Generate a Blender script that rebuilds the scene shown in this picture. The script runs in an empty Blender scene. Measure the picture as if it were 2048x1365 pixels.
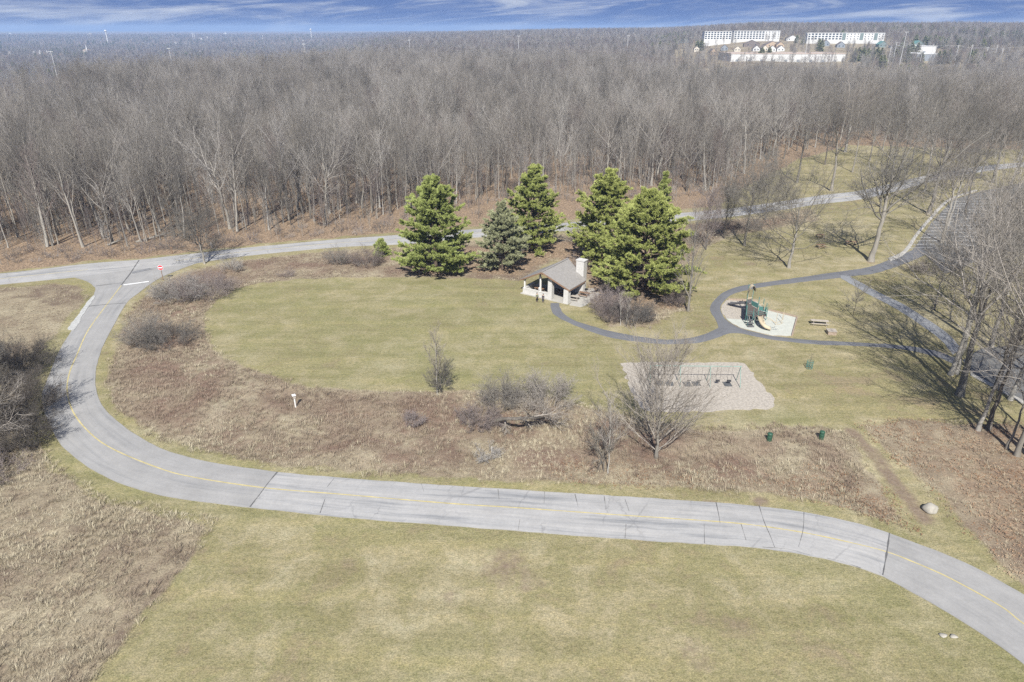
import bpy, math, random
import numpy as np

# ------------------------------------------------------------------ camera, sky, sun, exposure
SC = bpy.context.scene
COL = SC.collection
CAM_H = 44.0
PITCH = math.radians(24.62)
FPX, CX, CY = 1365.0, 1024.0, 682.5
cd = bpy.data.cameras.new('camera')
cd.sensor_width = 36.0
cd.lens = 36.0 * FPX / 2048.0
cd.clip_start = 0.5
cd.clip_end = 40000.0
cam = bpy.data.objects.new('camera', cd)
COL.objects.link(cam)
cam.location = (0, 0, CAM_H)
cam.rotation_euler = (math.pi / 2 - PITCH, 0, 0)
SC.camera = cam

SUN_EL = math.radians(44.0)
SUN_AZ = math.radians(3.0)          # light travels towards +Y, a little to the right
world = bpy.data.worlds.new('World')
SC.world = world
world.use_nodes = True
wt = world.node_tree
wt.nodes.clear()
def wn(t, **k):
    n = wt.nodes.new(t)
    for a, b in k.items():
        setattr(n, a, b)
    return n
wout = wn('ShaderNodeOutputWorld')
wbg = wn('ShaderNodeBackground')
wbg.inputs['Strength'].default_value = 0.078
sky = wn('ShaderNodeTexSky', sky_type='NISHITA', sun_disc=False)
sky.sun_elevation = SUN_EL
sky.sun_rotation = math.pi + SUN_AZ
sky.altitude = 300
sky.air_density = 1.0
sky.dust_density = 0.25
sky.ozone_density = 2.0
tc = wn('ShaderNodeTexCoord')
sep = wn('ShaderNodeSeparateXYZ')
wt.links.new(tc.outputs['Generated'], sep.inputs[0])
# a clear, deep blue late-winter sky: the horizon keeps the blue of the sky higher up
zs = wn('ShaderNodeMath', operation='MULTIPLY_ADD')
zs.inputs[1].default_value = 0.72
zs.inputs[2].default_value = 0.46
zabs = wn('ShaderNodeMath', operation='MAXIMUM')
zabs.inputs[1].default_value = 0.0
wt.links.new(sep.outputs['Z'], zabs.inputs[0])
wt.links.new(zabs.outputs[0], zs.inputs[0])
comb = wn('ShaderNodeCombineXYZ')
wt.links.new(sep.outputs['X'], comb.inputs['X'])
wt.links.new(sep.outputs['Y'], comb.inputs['Y'])
wt.links.new(zs.outputs[0], comb.inputs['Z'])
nrm = wn('ShaderNodeVectorMath', operation='NORMALIZE')
wt.links.new(comb.outputs[0], nrm.inputs[0])
wt.links.new(nrm.outputs[0], sky.inputs['Vector'])
tint = wn('ShaderNodeMix', data_type='RGBA', blend_type='MULTIPLY')
tint.inputs[0].default_value = 1.0
tint.inputs[7].default_value = (0.74, 0.76, 0.98, 1)
wt.links.new(sky.outputs[0], tint.inputs[6])
# wispy cirrus
def cloud(scale, loc, detail, rough, dist, lo, hi, tilt):
    mp = wn('ShaderNodeMapping')
    mp.inputs['Scale'].default_value = scale
    mp.inputs['Location'].default_value = loc
    rot = wn('ShaderNodeVectorRotate', rotation_type='Y_AXIS')
    rot.inputs['Angle'].default_value = math.radians(tilt)
    wt.links.new(tc.outputs['Generated'], rot.inputs['Vector'])
    wt.links.new(rot.outputs[0], mp.inputs[0])
    n = wn('ShaderNodeTexNoise')
    n.inputs['Scale'].default_value = 1.0
    n.inputs['Detail'].default_value = detail
    n.inputs['Roughness'].default_value = rough
    n.inputs['Distortion'].default_value = dist
    wt.links.new(mp.outputs[0], n.inputs['Vector'])
    r = wn('ShaderNodeMapRange', interpolation_type='SMOOTHSTEP')
    r.inputs['From Min'].default_value = lo
    r.inputs['From Max'].default_value = hi
    wt.links.new(n.outputs[0], r.inputs['Value'])
    return r.outputs[0]
c1 = cloud((5, 5, 42), (3.4, 0.6, 1.2), 11, 0.62, 1.2, 0.41, 0.70, 4.0)
c2 = cloud((12, 12, 150), (0.4, 5.0, 0.3), 10, 0.66, 0.8, 0.46, 0.78, 6.5)
cm = wn('ShaderNodeMath', operation='MULTIPLY_ADD')
cm.inputs[1].default_value = 0.45
wt.links.new(c2, cm.inputs[0])
wt.links.new(c1, cm.inputs[2])
cc = wn('ShaderNodeMath', operation='MULTIPLY', use_clamp=True)
cc.inputs[1].default_value = 0.85
wt.links.new(cm.outputs[0], cc.inputs[0])
cmix = wn('ShaderNodeMix', data_type='RGBA')
cmix.inputs[7].default_value = (4.6, 5.0, 5.9, 1)
wt.links.new(cc.outputs[0], cmix.inputs[0])
wt.links.new(tint.outputs[2], cmix.inputs[6])
wt.links.new(cmix.outputs[2], wbg.inputs['Color'])
wt.links.new(wbg.outputs[0], wout.inputs[0])

sl = bpy.data.lights.new('sun', 'SUN')
sl.energy = 4.95
sl.angle = math.radians(0.53)
sl.color = (1.0, 0.97, 0.915)
sun = bpy.data.objects.new('sun', sl)
COL.objects.link(sun)
sun.rotation_euler = (math.pi / 2 - SUN_EL, 0, -SUN_AZ)   # -Z axis points along (+Y, down)
sun.location = (0, -60, 120)

SC.view_settings.view_transform = 'Standard'
SC.view_settings.look = 'None'
SC.view_settings.exposure = 0.72
SC.view_settings.gamma = 1.0
SC.view_settings.use_curve_mapping = False
SC.render.engine = 'CYCLES'
cy = SC.cycles
cy.max_bounces = 5
cy.diffuse_bounces = 2
cy.glossy_bounces = 2
cy.transmission_bounces = 2
cy.transparent_max_bounces = 4
cy.volume_bounces = 0
cy.caustics_reflective = False
cy.caustics_refractive = False
cy.use_denoising = False
cy.sample_clamp_indirect = 4.0
cy.sample_clamp_direct = 12.0

# ------------------------------------------------------------------ geometry helpers
rng = np.random.default_rng(11)
random.seed(5)
CT, ST = math.cos(PITCH), math.sin(PITCH)

def at(u, v, z=0.0):
    """point of the place at height z that the photograph shows at (u, v)"""
    xc, yc = (u - CX) / FPX, (CY - v) / FPX
    dy, dz = CT + yc * ST, -ST + yc * CT
    t = (z - CAM_H) / dz
    return np.array((xc * t, dy * t, z))

def proj(P):
    P = np.asarray(P, float)
    zc = P[..., 1] * CT - (P[..., 2] - CAM_H) * ST
    yc = P[..., 1] * ST + (P[..., 2] - CAM_H) * CT
    return CX + FPX * P[..., 0] / zc, CY - FPX * yc / zc, zc

def sstep(a, b, x):
    t = np.clip((np.asarray(x, float) - a) / (b - a), 0, 1)
    return t * t * (3 - 2 * t)

def height(x, y):
    x = np.asarray(x, float); y = np.asarray(y, float)
    a = x / np.maximum(y, 60.0)
    edge = 205 + np.maximum(x, 0) * 0.40
    s = sstep(0, 90, y - edge)
    z = s * (1.6 * np.sin(x / 47 + 1) * np.sin(y / 61) + 0.9 * np.sin(x / 23 - y / 31))
    z = z - 9.0 * np.exp(-((y - 310) / 50) ** 2) * sstep(-25, -100, x) * s
    brow = 425 + 335 * np.clip((a + 0.68) / 0.46, 0, 1)          # where the woods end above the valley
    valley = sstep(-40, 190, y - brow) * (1 - sstep(-0.32, -0.13, a))
    z = z - 30.0 * valley * (1 - 0.8 * sstep(2500, 6000, y))
    rid = sstep(-0.30, 0.16, a)
    z = z + 27.0 * rid * sstep(800, 2500, y) * (1 - sstep(2800, 6500, y))
    right = sstep(0.16, 0.34, a)
    z = z + right * (24.0 * sstep(800, 1450, y) - 10.0 * sstep(1500, 2500, y)) * (1 - sstep(2800, 6500, y))
    z = z - 9.0 * sstep(0.12, 0.26, a) * sstep(400, 560, y) * (1 - sstep(700, 860, y))
    return z

def link(o, parent=None):
    COL.objects.link(o)
    if parent is not None:
        o.parent = parent
    return o

def tag(o, label=None, cat=None, group=None, kind=None):
    if label: o['label'] = label
    if cat: o['category'] = cat
    if group: o['group'] = group
    if kind: o['kind'] = kind
    return o

def thing(name, label, cat, loc, rz=0.0, group=None, scale=1.0):
    o = bpy.data.objects.new(name, None)
    o.empty_display_size = 0.3
    link(o)
    o.location = tuple(float(c) for c in loc)
    o.rotation_euler = (0, 0, rz)
    o.scale = (scale,) * 3
    return tag(o, label, cat, group)

def copy_tree(root, loc, rz, scale, label=None, group=None):
    r = root.copy(); COL.objects.link(r)
    r.location = tuple(float(c) for c in loc); r.rotation_euler = (0, 0, rz); r.scale = (scale,) * 3 if np.isscalar(scale) else scale
    if label: r['label'] = label
    if group: r['group'] = group
    for ch in root.children:
        c = ch.copy(); COL.objects.link(c); c.parent = r
        for g in ch.children:
            d = g.copy(); COL.objects.link(d); d.parent = c
    return r

def np_mesh(name, V, F, mats, fm=None, smooth=False, attrs=None):
    """V (n,3); F an (m,k) int array or list of such arrays; fm: material index per face"""
    me = bpy.data.meshes.new(name)
    V = np.asarray(V, np.float32)
    Fs = [np.asarray(f, np.int32) for f in (F if isinstance(F, list) else [F])]
    Fs = [f for f in Fs if len(f)]
    me.vertices.add(len(V))
    me.vertices.foreach_set('co', V.ravel())
    idx = np.concatenate([f.ravel() for f in Fs])
    tot = np.concatenate([np.full(len(f), f.shape[1], np.int32) for f in Fs])
    start = np.concatenate([[0], np.cumsum(tot)[:-1]]).astype(np.int32)
    me.loops.add(len(idx))
    me.loops.foreach_set('vertex_index', idx)
    me.polygons.add(len(tot))
    me.polygons.foreach_set('loop_start', start)
    try:
        me.polygons.foreach_set('loop_total', tot)
    except Exception:
        pass
    for m in (mats if isinstance(mats, (list, tuple)) else [mats]):
        me.materials.append(m)
    if fm is not None:
        me.polygons.foreach_set('material_index', np.asarray(fm, np.int32))
    me.polygons.foreach_set('use_smooth', np.full(len(tot), bool(smooth)))
    for k, a in (attrs or {}).items():
        at_ = me.attributes.new(k, 'FLOAT', 'POINT')
        at_.data.foreach_set('value', np.asarray(a, np.float32))
    me.update(calc_edges=True)
    me.validate()
    return me

class MB:
    """collects boxes, bars, tubes, prisms into ONE mesh"""
    def __init__(s):
        s.v, s.f, s.m = [], [], []
    def add(s, V, F, m=0):
        n = len(s.v)
        s.v += [tuple(float(c) for c in p) for p in V]
        for f in F:
            s.f.append(tuple(n + i for i in f)); s.m.append(m)
        return s
    def box(s, c, d, rz=0.0, m=0, taper=1.0):
        hx, hy, hz = d[0] / 2, d[1] / 2, d[2] / 2
        co, si = math.cos(rz), math.sin(rz)
        V = []
        for z, k in ((-hz, 1.0), (hz, taper)):
            for x, y in ((-hx, -hy), (hx, -hy), (hx, hy), (-hx, hy)):
                x, y = x * k, y * k
                V.append((c[0] + x * co - y * si, c[1] + x * si + y * co, c[2] + z))
        return s.add(V, [(3, 2, 1, 0), (4, 5, 6, 7), (0, 1, 5, 4), (1, 2, 6, 5), (2, 3, 7, 6), (3, 0, 4, 7)], m)
    def bar(s, a, b, w, h=None, m=0):
        a, b = np.array(a, float), np.array(b, float)
        h = w if h is None else h
        d = b - a; d /= np.linalg.norm(d)
        up = np.array((0, 0, 1.0)) if abs(d[2]) < 0.9 else np.array((1.0, 0, 0))
        r = np.cross(d, up); r /= np.linalg.norm(r); q = np.cross(r, d)
        V = [p + r * sx * w / 2 + q * sy * h / 2 for p in (a, b) for sx, sy in ((-1, -1), (1, -1), (1, 1), (-1, 1))]
        return s.add(V, [(0, 1, 2, 3), (7, 6, 5, 4), (0, 4, 5, 1), (1, 5, 6, 2), (2, 6, 7, 3), (3, 7, 4, 0)], m)
    def tube(s, pts, r, k=6, m=0, cap=True):
        pts = [np.array(p, float) for p in pts]
        rs = r if isinstance(r, (list, tuple)) else [r] * len(pts)
        V, F = [], []
        d0 = pts[-1] - pts[0]
        up = np.array((0, 0, 1.0)) if abs(d0[2]) < 0.9 * np.linalg.norm(d0) else np.array((1.0, 0, 0))
        for i, p in enumerate(pts):
            d = pts[min(i + 1, len(pts) - 1)] - pts[max(i - 1, 0)]
            d /= max(np.linalg.norm(d), 1e-9)
            a = np.cross(d, up); a /= max(np.linalg.norm(a), 1e-9); b = np.cross(a, d)
            for j in range(k):
                t = 2 * math.pi * j / k
                V.append(p + (a * math.cos(t) + b * math.sin(t)) * rs[i])
        for i in range(len(pts) - 1):
            for j in range(k):
                F.append((i * k + j, i * k + (j + 1) % k, (i + 1) * k + (j + 1) % k, (i + 1) * k + j))
        if cap:
            F.append(tuple(range(k))[::-1]); F.append(tuple((len(pts) - 1) * k + j for j in range(k)))
        return s.add(V, F, m)
    def poly(s, top, zb, m=0):
        """closed prism: top polygon (list of 3D points), dropped by zb"""
        n = len(top)
        V = [tuple(p) for p in top] + [(p[0], p[1], p[2] - zb) for p in top]
        F = [tuple(range(n)), tuple(range(2 * n - 1, n - 1, -1))]
        F += [(i, n + i, n + (i + 1) % n, (i + 1) % n) for i in range(n)]
        return s.add(V, F, m)
    def build(s, name, mats, parent=None, smooth=False):
        me = bpy.data.meshes.new(name)
        me.from_pydata(s.v, [], s.f)
        for mt in (mats if isinstance(mats, (list, tuple)) else [mats]):
            me.materials.append(mt)
        me.polygons.foreach_set('material_index', s.m)
        if smooth:
            me.polygons.foreach_set('use_smooth', [True] * len(s.f))
        me.update()
        return link(bpy.data.objects.new(name, me), parent)

def catmull(P, n):
    """resample a polyline smoothly to n points"""
    P = np.asarray(P, float)
    seg = np.r_[0, np.cumsum(np.linalg.norm(np.diff(P, axis=0), axis=1))]
    Q = np.vstack([2 * P[0] - P[1], P, 2 * P[-1] - P[-2]])
    t = np.linspace(0, seg[-1], n)
    i = np.clip(np.searchsorted(seg, t, side='right') - 1, 0, len(P) - 2)
    f = ((t - seg[i]) / (seg[i + 1] - seg[i]))[:, None]
    p0, p1, p2, p3 = Q[i], Q[i + 1], Q[i + 2], Q[i + 3]
    return 0.5 * ((2 * p1) + (-p0 + p2) * f + (2 * p0 - 5 * p1 + 4 * p2 - p3) * f ** 2 + (-p0 + 3 * p1 - 3 * p2 + p3) * f ** 3)

def px(pts, z=0.0):
    return np.array([at(u, v, z) for u, v in pts])

def inpoly(x, y, poly):
    x = np.asarray(x); y = np.asarray(y)
    r = np.zeros(x.shape, bool)
    n = len(poly)
    for i in range(n):
        x0, y0 = poly[i][:2]; x1, y1 = poly[(i + 1) % n][:2]
        if y0 == y1: continue
        c = ((y0 > y) != (y1 > y)) & (x < (x1 - x0) * (y - y0) / (y1 - y0) + x0)
        r ^= c
    return r

def distpoly(x, y, poly, closed=True):
    d = np.full(np.shape(x), 1e9)
    n = len(poly)
    for i in range(n if closed else n - 1):
        a = np.array(poly[i][:2]); b = np.array(poly[(i + 1) % n][:2])
        ab = b - a
        t = np.clip(((x - a[0]) * ab[0] + (y - a[1]) * ab[1]) / max(ab @ ab, 1e-9), 0, 1)
        d = np.minimum(d, np.hypot(x - a[0] - t * ab[0], y - a[1] - t * ab[1]))
    return d

def sdist(x, y, poly):
    d = distpoly(x, y, poly)
    return np.where(inpoly(x, y, poly), d, -d)

# cheap value noise for shaping things (not a picture)
_perm = rng.random((256, 256))
def vnoise(x, y, s):
    x = np.asarray(x) / s; y = np.asarray(y) / s
    xi = np.floor(x).astype(int); yi = np.floor(y).astype(int)
    fx = x - xi; fy = y - yi
    fx = fx * fx * (3 - 2 * fx); fy = fy * fy * (3 - 2 * fy)
    g = lambda i, j: _perm[i & 255, j & 255]
    return (g(xi, yi) * (1 - fx) * (1 - fy) + g(xi + 1, yi) * fx * (1 - fy) + g(xi, yi + 1) * (1 - fx) * fy + g(xi + 1, yi + 1) * fx * fy) * 2 - 1

# ------------------------------------------------------------------ materials
class NT:
    def __init__(s, name):
        s.mat = bpy.data.materials.new(name); s.mat.use_nodes = True
        s.t = s.mat.node_tree
        s.b = s.t.nodes['Principled BSDF']
        s.b.inputs['Roughness'].default_value = 0.9
        s.b.inputs['Specular IOR Level'].default_value = 0.2
    def n(s, typ, **k):
        n = s.t.nodes.new(typ)
        for a, b in k.items(): setattr(n, a, b)
        return n
    def l(s, a, b): s.t.links.new(a, b)
    def pos(s, obj=False):
        if obj:
            return s.n('ShaderNodeTexCoord').outputs['Object']
        return s.n('ShaderNodeNewGeometry').outputs['Position']
    def noise(s, vec, scale, detail=4, rough=0.6, dist=0.0, stretch=None):
        if stretch is not None:
            m = s.n('ShaderNodeMapping'); m.inputs['Scale'].default_value = stretch
            s.l(vec, m.inputs[0]); vec = m.outputs[0]
        n = s.n('ShaderNodeTexNoise')
        n.inputs['Scale'].default_value = scale; n.inputs['Detail'].default_value = detail
        n.inputs['Roughness'].default_value = rough; n.inputs['Distortion'].default_value = dist
        s.l(vec, n.inputs['Vector'])
        return n.outputs[0]
    def rng(s, v, a, b, c=0.0, d=1.0):
        r = s.n('ShaderNodeMapRange'); r.inputs['From Min'].default_value = a; r.inputs['From Max'].default_value = b
        r.inputs['To Min'].default_value = c; r.inputs['To Max'].default_value = d
        s.l(v, r.inputs['Value']); return r.outputs[0]
    def ramp(s, v, stops):
        r = s.n('ShaderNodeValToRGB')
        e = r.color_ramp.elements
        while len(e) < len(stops): e.new(0.5)
        for i, (p, c) in enumerate(stops):
            e[i].position = p; e[i].color = (*c, 1)
        s.l(v, r.inputs[0]); return r.outputs[0]
    def mix(s, f, a, b, mode='MIX'):
        m = s.n('ShaderNodeMix', data_type='RGBA', blend_type=mode)
        for k, v in ((0, f), (6, a), (7, b)):
            if isinstance(v, (int, float)): m.inputs[k].default_value = v
            elif isinstance(v, tuple): m.inputs[k].default_value = (*v, 1)
            else: s.l(v, m.inputs[k])
        return m.outputs[2]
    def math(s, op, a, b=0.0, clamp=False):
        m = s.n('ShaderNodeMath', operation=op, use_clamp=clamp)
        for k, v in ((0, a), (1, b)):
            if isinstance(v, (int, float)): m.inputs[k].default_value = v
            else: s.l(v, m.inputs[k])
        return m.outputs[0]
    def attr(s, name):
        n = s.n('ShaderNodeAttribute'); n.attribute_name = name
        return n.outputs['Fac']
    def rand(s):
        return s.n('ShaderNodeObjectInfo').outputs['Random']
    def col(s, c): s.l(c, s.b.inputs['Base Color'])
    def bump(s, h, strength=0.4, dist=0.05):
        b = s.n('ShaderNodeBump'); b.inputs['Strength'].default_value = strength; b.inputs['Distance'].default_value = dist
        s.l(h, b.inputs['Height']); s.l(b.outputs[0], s.b.inputs['Normal'])

def plain(name, c, rough=0.8, var=0.25, scale=3.0, metal=0.0, obj=True, spec=0.25):
    m = NT(name)
    p = m.pos(obj)
    n = m.noise(p, scale, 5, 0.65)
    lo = tuple(x * (1 - var) for x in c); hi = tuple(min(1, x * (1 + var)) for x in c)
    m.col(m.ramp(n, [(0.3, lo), (0.7, hi)]))
    m.b.inputs['Roughness'].default_value = rough
    m.b.inputs['Metallic'].default_value = metal
    m.b.inputs['Specular IOR Level'].default_value = spec
    return m.mat

# --- ground: mown grass, dry meadow, leaf litter; the weights are stored per vertex
def ground_material():
    m = NT('ground_cover')
    p = m.pos()
    big = m.noise(p, 0.045, 4, 0.6, 0.6)
    mid = m.noise(p, 0.28, 5, 0.65, 0.4)
    fine = m.noise(p, 2.2, 4, 0.7)
    vfine = m.noise(p, 7.0, 3, 0.75)
    straw, olive, brown, green = (0.278, 0.244, 0.150), (0.228, 0.207, 0.112), (0.232, 0.194, 0.124), (0.158, 0.178, 0.070)
    lawn = m.ramp(m.math('ADD', m.math('MULTIPLY', big, 0.45), m.math('MULTIPLY', mid, 0.55)),
                  [(0.37, brown), (0.455, olive), (0.535, straw), (0.63, (0.335, 0.300, 0.200))])
    gmask = m.rng(m.noise(p, 0.11, 4, 0.6, 0.5), 0.56, 0.74, 0.0, 0.38)
    gm = m.math('ADD', gmask, m.math('MULTIPLY', m.attr('w_green'), 0.75), clamp=True)
    lawn = m.mix(gm, lawn, m.mix(mid, green, olive))
    bands = m.ramp(m.noise(p, 1.0, 4, 0.6, 0.3, (0.045, 0.42, 1)), [(0.36, (0.86, 0.86, 0.82)), (0.5, (1, 1, 1)), (0.66, (1.14, 1.11, 1.06))])
    lawn = m.mix(0.8, lawn, bands, 'MULTIPLY')
    weeds = m.rng(m.noise(p, 0.55, 5, 0.7, 0.4), 0.60, 0.70, 0.0, 0.5)
    lawn = m.mix(weeds, lawn, (0.150, 0.160, 0.070))
    speck = m.ramp(vfine, [(0.30, (0.52, 0.51, 0.46)), (0.50, (0.98, 0.98, 0.98)), (0.70, (1.48, 1.45, 1.36))])
    lawn = m.mix(0.8, lawn, speck, 'MULTIPLY')
    sp2 = m.ramp(fine, [(0.32, (0.66, 0.69, 0.60)), (0.50, (1.0, 1.0, 1.0)), (0.66, (1.25, 1.20, 1.14))])
    lawn = m.mix(0.7, lawn, sp2, 'MULTIPLY')
    md = m.ramp(m.math('ADD', m.math('MULTIPLY', mid, 0.5), m.math('MULTIPLY', big, 0.5)),
                [(0.38, (0.160, 0.125, 0.094)), (0.46, (0.232, 0.194, 0.138)), (0.54, (0.292, 0.254, 0.178)), (0.64, (0.345, 0.308, 0.220))])
    md = m.mix(m.math('MULTIPLY', m.attr('w_rust'), m.rng(m.noise(p, 0.13, 4, 0.6, 0.5), 0.36, 0.60)), md, m.mix(mid, (0.135, 0.092, 0.070), (0.225, 0.165, 0.125)))
    msp = m.ramp(vfine, [(0.28, (0.45, 0.42, 0.40)), (0.50, (0.95, 0.93, 0.92)), (0.74, (1.5, 1.46, 1.4))])
    md = m.mix(0.85, md, msp, 'MULTIPLY')
    lf = m.ramp(fine, [(0.30, (0.135, 0.106, 0.080)), (0.48, (0.225, 0.176, 0.128)), (0.60, (0.280, 0.224, 0.164)), (0.74, (0.340, 0.288, 0.218))])
    vor = m.n('ShaderNodeTexVoronoi'); vor.inputs['Scale'].default_value = 5.5
    m.l(p, vor.inputs['Vector'])
    sc = m.n('ShaderNodeSeparateColor'); m.l(vor.outputs['Color'], sc.inputs[0])
    lsp = m.ramp(sc.outputs[0], [(0.0, (0.50, 0.46, 0.42)), (0.5, (0.95, 0.88, 0.82)), (0.82, (1.25, 1.12, 1.0)), (1.0, (1.75, 1.62, 1.45))])
    lf = m.mix(0.8, lf, lsp, 'MULTIPLY')
    edge = m.noise(p, 0.7, 4, 0.7)
    def soft(w):
        return m.rng(m.math('ADD', w, m.math('MULTIPLY', m.math('SUBTRACT', edge, 0.5), 0.55)), 0.38, 0.62)
    c = m.mix(soft(m.attr('w_meadow')), lawn, md)
    c = m.mix(soft(m.attr('w_leaf')), c, lf)
    dirt = m.ramp(fine, [(0.3, (0.16, 0.12, 0.085)), (0.7, (0.24, 0.19, 0.14))])
    c = m.mix(soft(m.attr('w_dirt')), c, dirt)
    m.col(c)
    m.b.inputs['Roughness'].default_value = 1.0
    m.b.inputs['Specular IOR Level'].default_value = 0.05
    m.bump(m.math('ADD', vfine, m.math('MULTIPLY', fine, 1.5)), 0.6, 0.10)
    return m.mat

def road_material(name, c, streak, crack, patch=0.0):
    m = NT(name)
    p = m.pos()
    s_, t_ = m.attr('s'), m.attr('t')
    cv = m.n('ShaderNodeCombineXYZ'); m.l(m.math('MULTIPLY', s_, 0.06), cv.inputs[0]); m.l(m.math('MULTIPLY', t_, 9.0), cv.inputs[1])
    st = m.noise(cv.outputs[0], 1.0, 5, 0.65)
    fine = m.noise(p, 3.5, 4, 0.7)
    mid = m.noise(p, 0.35, 4, 0.6)
    base = m.ramp(mid, [(0.3, tuple(x * 0.9 for x in c)), (0.7, tuple(x * 1.07 for x in c))])
    base = m.mix(streak, base, m.ramp(st, [(0.30, (0.52, 0.55, 0.60)), (0.46, (0.92, 0.93, 0.95)), (0.7, (1.14, 1.13, 1.12))]), 'MULTIPLY')
    base = m.mix(0.5, base, m.ramp(fine, [(0.3, (0.86, 0.86, 0.86)), (0.7, (1.12, 1.12, 1.12))]), 'MULTIPLY')
    if crack:
        cv2 = m.n('ShaderNodeCombineXYZ'); m.l(m.math('MULTIPLY', s_, 0.23), cv2.inputs[0]); m.l(m.math('MULTIPLY', t_, 0.55), cv2.inputs[1])
        wob = m.noise(p, 0.9, 3, 0.6)
        mv = m.n('ShaderNodeVectorMath', operation='ADD'); m.l(cv2.outputs[0], mv.inputs[0])
        w2 = m.n('ShaderNodeCombineXYZ'); m.l(m.math('MULTIPLY', wob, 0.35), w2.inputs[0]); m.l(m.math('MULTIPLY', wob, 0.2), w2.inputs[1])
        m.l(w2.outputs[0], mv.inputs[1])
        v = m.n('ShaderNodeTexVoronoi', feature='DISTANCE_TO_EDGE'); v.inputs['Scale'].default_value = 1.0
        m.l(mv.outputs[0], v.inputs['Vector'])
        ck = m.rng(v.outputs['Distance'], 0.004, 0.022, 1.0, 0.0)
        ck = m.math('MULTIPLY', ck, m.rng(m.noise(p, 0.16, 2, 0.5), 0.42, 0.60, 0.0, crack))
        base = m.mix(ck, base, (0.09, 0.09, 0.095))
    # crumbled, dirty edges
    e = m.math('ABSOLUTE', m.math('SUBTRACT', t_, 0.5))
    ed = m.rng(m.math('ADD', e, m.math('MULTIPLY', m.math('SUBTRACT', m.noise(p, 1.3, 4, 0.7), 0.5), 0.06)), 0.485, 0.50, 0.0, 0.35)
    base = m.mix(ed, base, (0.20, 0.18, 0.14))
    m.col(base)
    m.b.inputs['Roughness'].default_value = 0.85
    m.b.inputs['Specular IOR Level'].default_value = 0.25
    m.bump(fine, 0.25, 0.02)
    return m.mat

def bark_material(name, a, b, var=0.35):
    m = NT(name)
    p = m.pos(True)
    n = m.noise(p, 2.0, 5, 0.7, 0.0, (1, 1, 0.25))
    c = m.ramp(n, [(0.3, a), (0.7, b)])
    r = m.rand()
    c = m.mix(1.0, c, m.ramp(r, [(0.0, (1 - var, 1 - var, 1 - var)), (0.5, (1.0, 0.97, 0.93)), (1.0, (1 + var, 1 + var, 1 + var * 1.02))]), 'MULTIPLY')
    m.col(c)
    m.b.inputs['Roughness'].default_value = 0.95
    m.b.inputs['Specular IOR Level'].default_value = 0.1
    return m.mat

def tuft_material(name, stops):
    m = NT(name)
    r = m.rand()
    n = m.noise(m.pos(), 0.12, 4, 0.6)
    v = m.math('ADD', m.math('MULTIPLY', r, 0.26), m.math('MULTIPLY', n, 0.74))
    m.col(m.ramp(v, stops))
    m.b.inputs['Roughness'].default_value = 0.9
    m.b.inputs['Specular IOR Level'].default_value = 0.1
    return m.mat

M = {}
M['ground'] = ground_material()
M['road'] = road_material('asphalt_newer', (0.288, 0.282, 0.268), 0.45, 0.0)
M['road_old'] = road_material('asphalt_weathered', (0.335, 0.328, 0.312), 0.95, 0.30)
M['path'] = road_material('asphalt_path', (0.140, 0.142, 0.148), 0.5, 0.25)
M['path_pale'] = road_material('asphalt_path_pale', (0.215, 0.220, 0.225), 0.5, 0.2)
M['lot'] = road_material('asphalt_lot', (0.105, 0.112, 0.122), 0.3, 0.3)
M['yellow'] = plain('yellow_paint', (0.42, 0.36, 0.18), 0.8, 0.25, 1.2, obj=False)
M['white_paint'] = plain('white_paint', (0.62, 0.62, 0.60), 0.8, 0.2, 1.5, obj=False)
M['seal'] = plain('crack_sealant', (0.115, 0.113, 0.110), 0.7, 0.3, 2.0, obj=False)
M['patch'] = plain('asphalt_patch', (0.185, 0.187, 0.19), 0.85, 0.15, 2.0, obj=False)
M['concrete'] = plain('concrete', (0.36, 0.345, 0.31), 0.9, 0.14, 0.8, obj=False)
M['gravel'] = plain('pale_gravel', (0.38, 0.38, 0.36), 0.95, 0.35, 5.0, obj=False)
M['mulch'] = plain('wood_mulch', (0.345, 0.312, 0.265), 0.95, 0.30, 3.5, obj=False)
M['sand'] = plain('pale_safety_surface', (0.42, 0.43, 0.38), 0.95, 0.10, 1.5, obj=False)
M['timber'] = plain('weathered_timber', (0.30, 0.235, 0.18), 0.9, 0.25, 4)
M['bark'] = bark_material('grey_bark', (0.155, 0.145, 0.126), (0.275, 0.260, 0.230))
M['bark_dark'] = bark_material('dark_bark', (0.070, 0.062, 0.052), (0.150, 0.135, 0.115))
M['bark_pale'] = bark_material('pale_bark', (0.240, 0.228, 0.200), (0.360, 0.345, 0.312), 0.18)
M['twig'] = bark_material('grey_twigs', (0.188, 0.176, 0.158), (0.280, 0.264, 0.240), 0.50)
M['twig_park'] = bark_material('park_twigs', (0.125, 0.116, 0.100), (0.205, 0.192, 0.168), 0.2)
M['twig_dark'] = bark_material('dark_twigs', (0.090, 0.080, 0.070), (0.150, 0.135, 0.118), 0.2)
M['twig_pale'] = bark_material('pale_twigs', (0.225, 0.205, 0.180), (0.315, 0.290, 0.258), 0.2)
M['twig_red'] = bark_material('reddish_twigs', (0.150, 0.126, 0.116), (0.225, 0.192, 0.178), 0.25)
M['pine_bark'] = plain('pine_bark', (0.10, 0.075, 0.055), 0.95, 0.3, 3)
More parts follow.
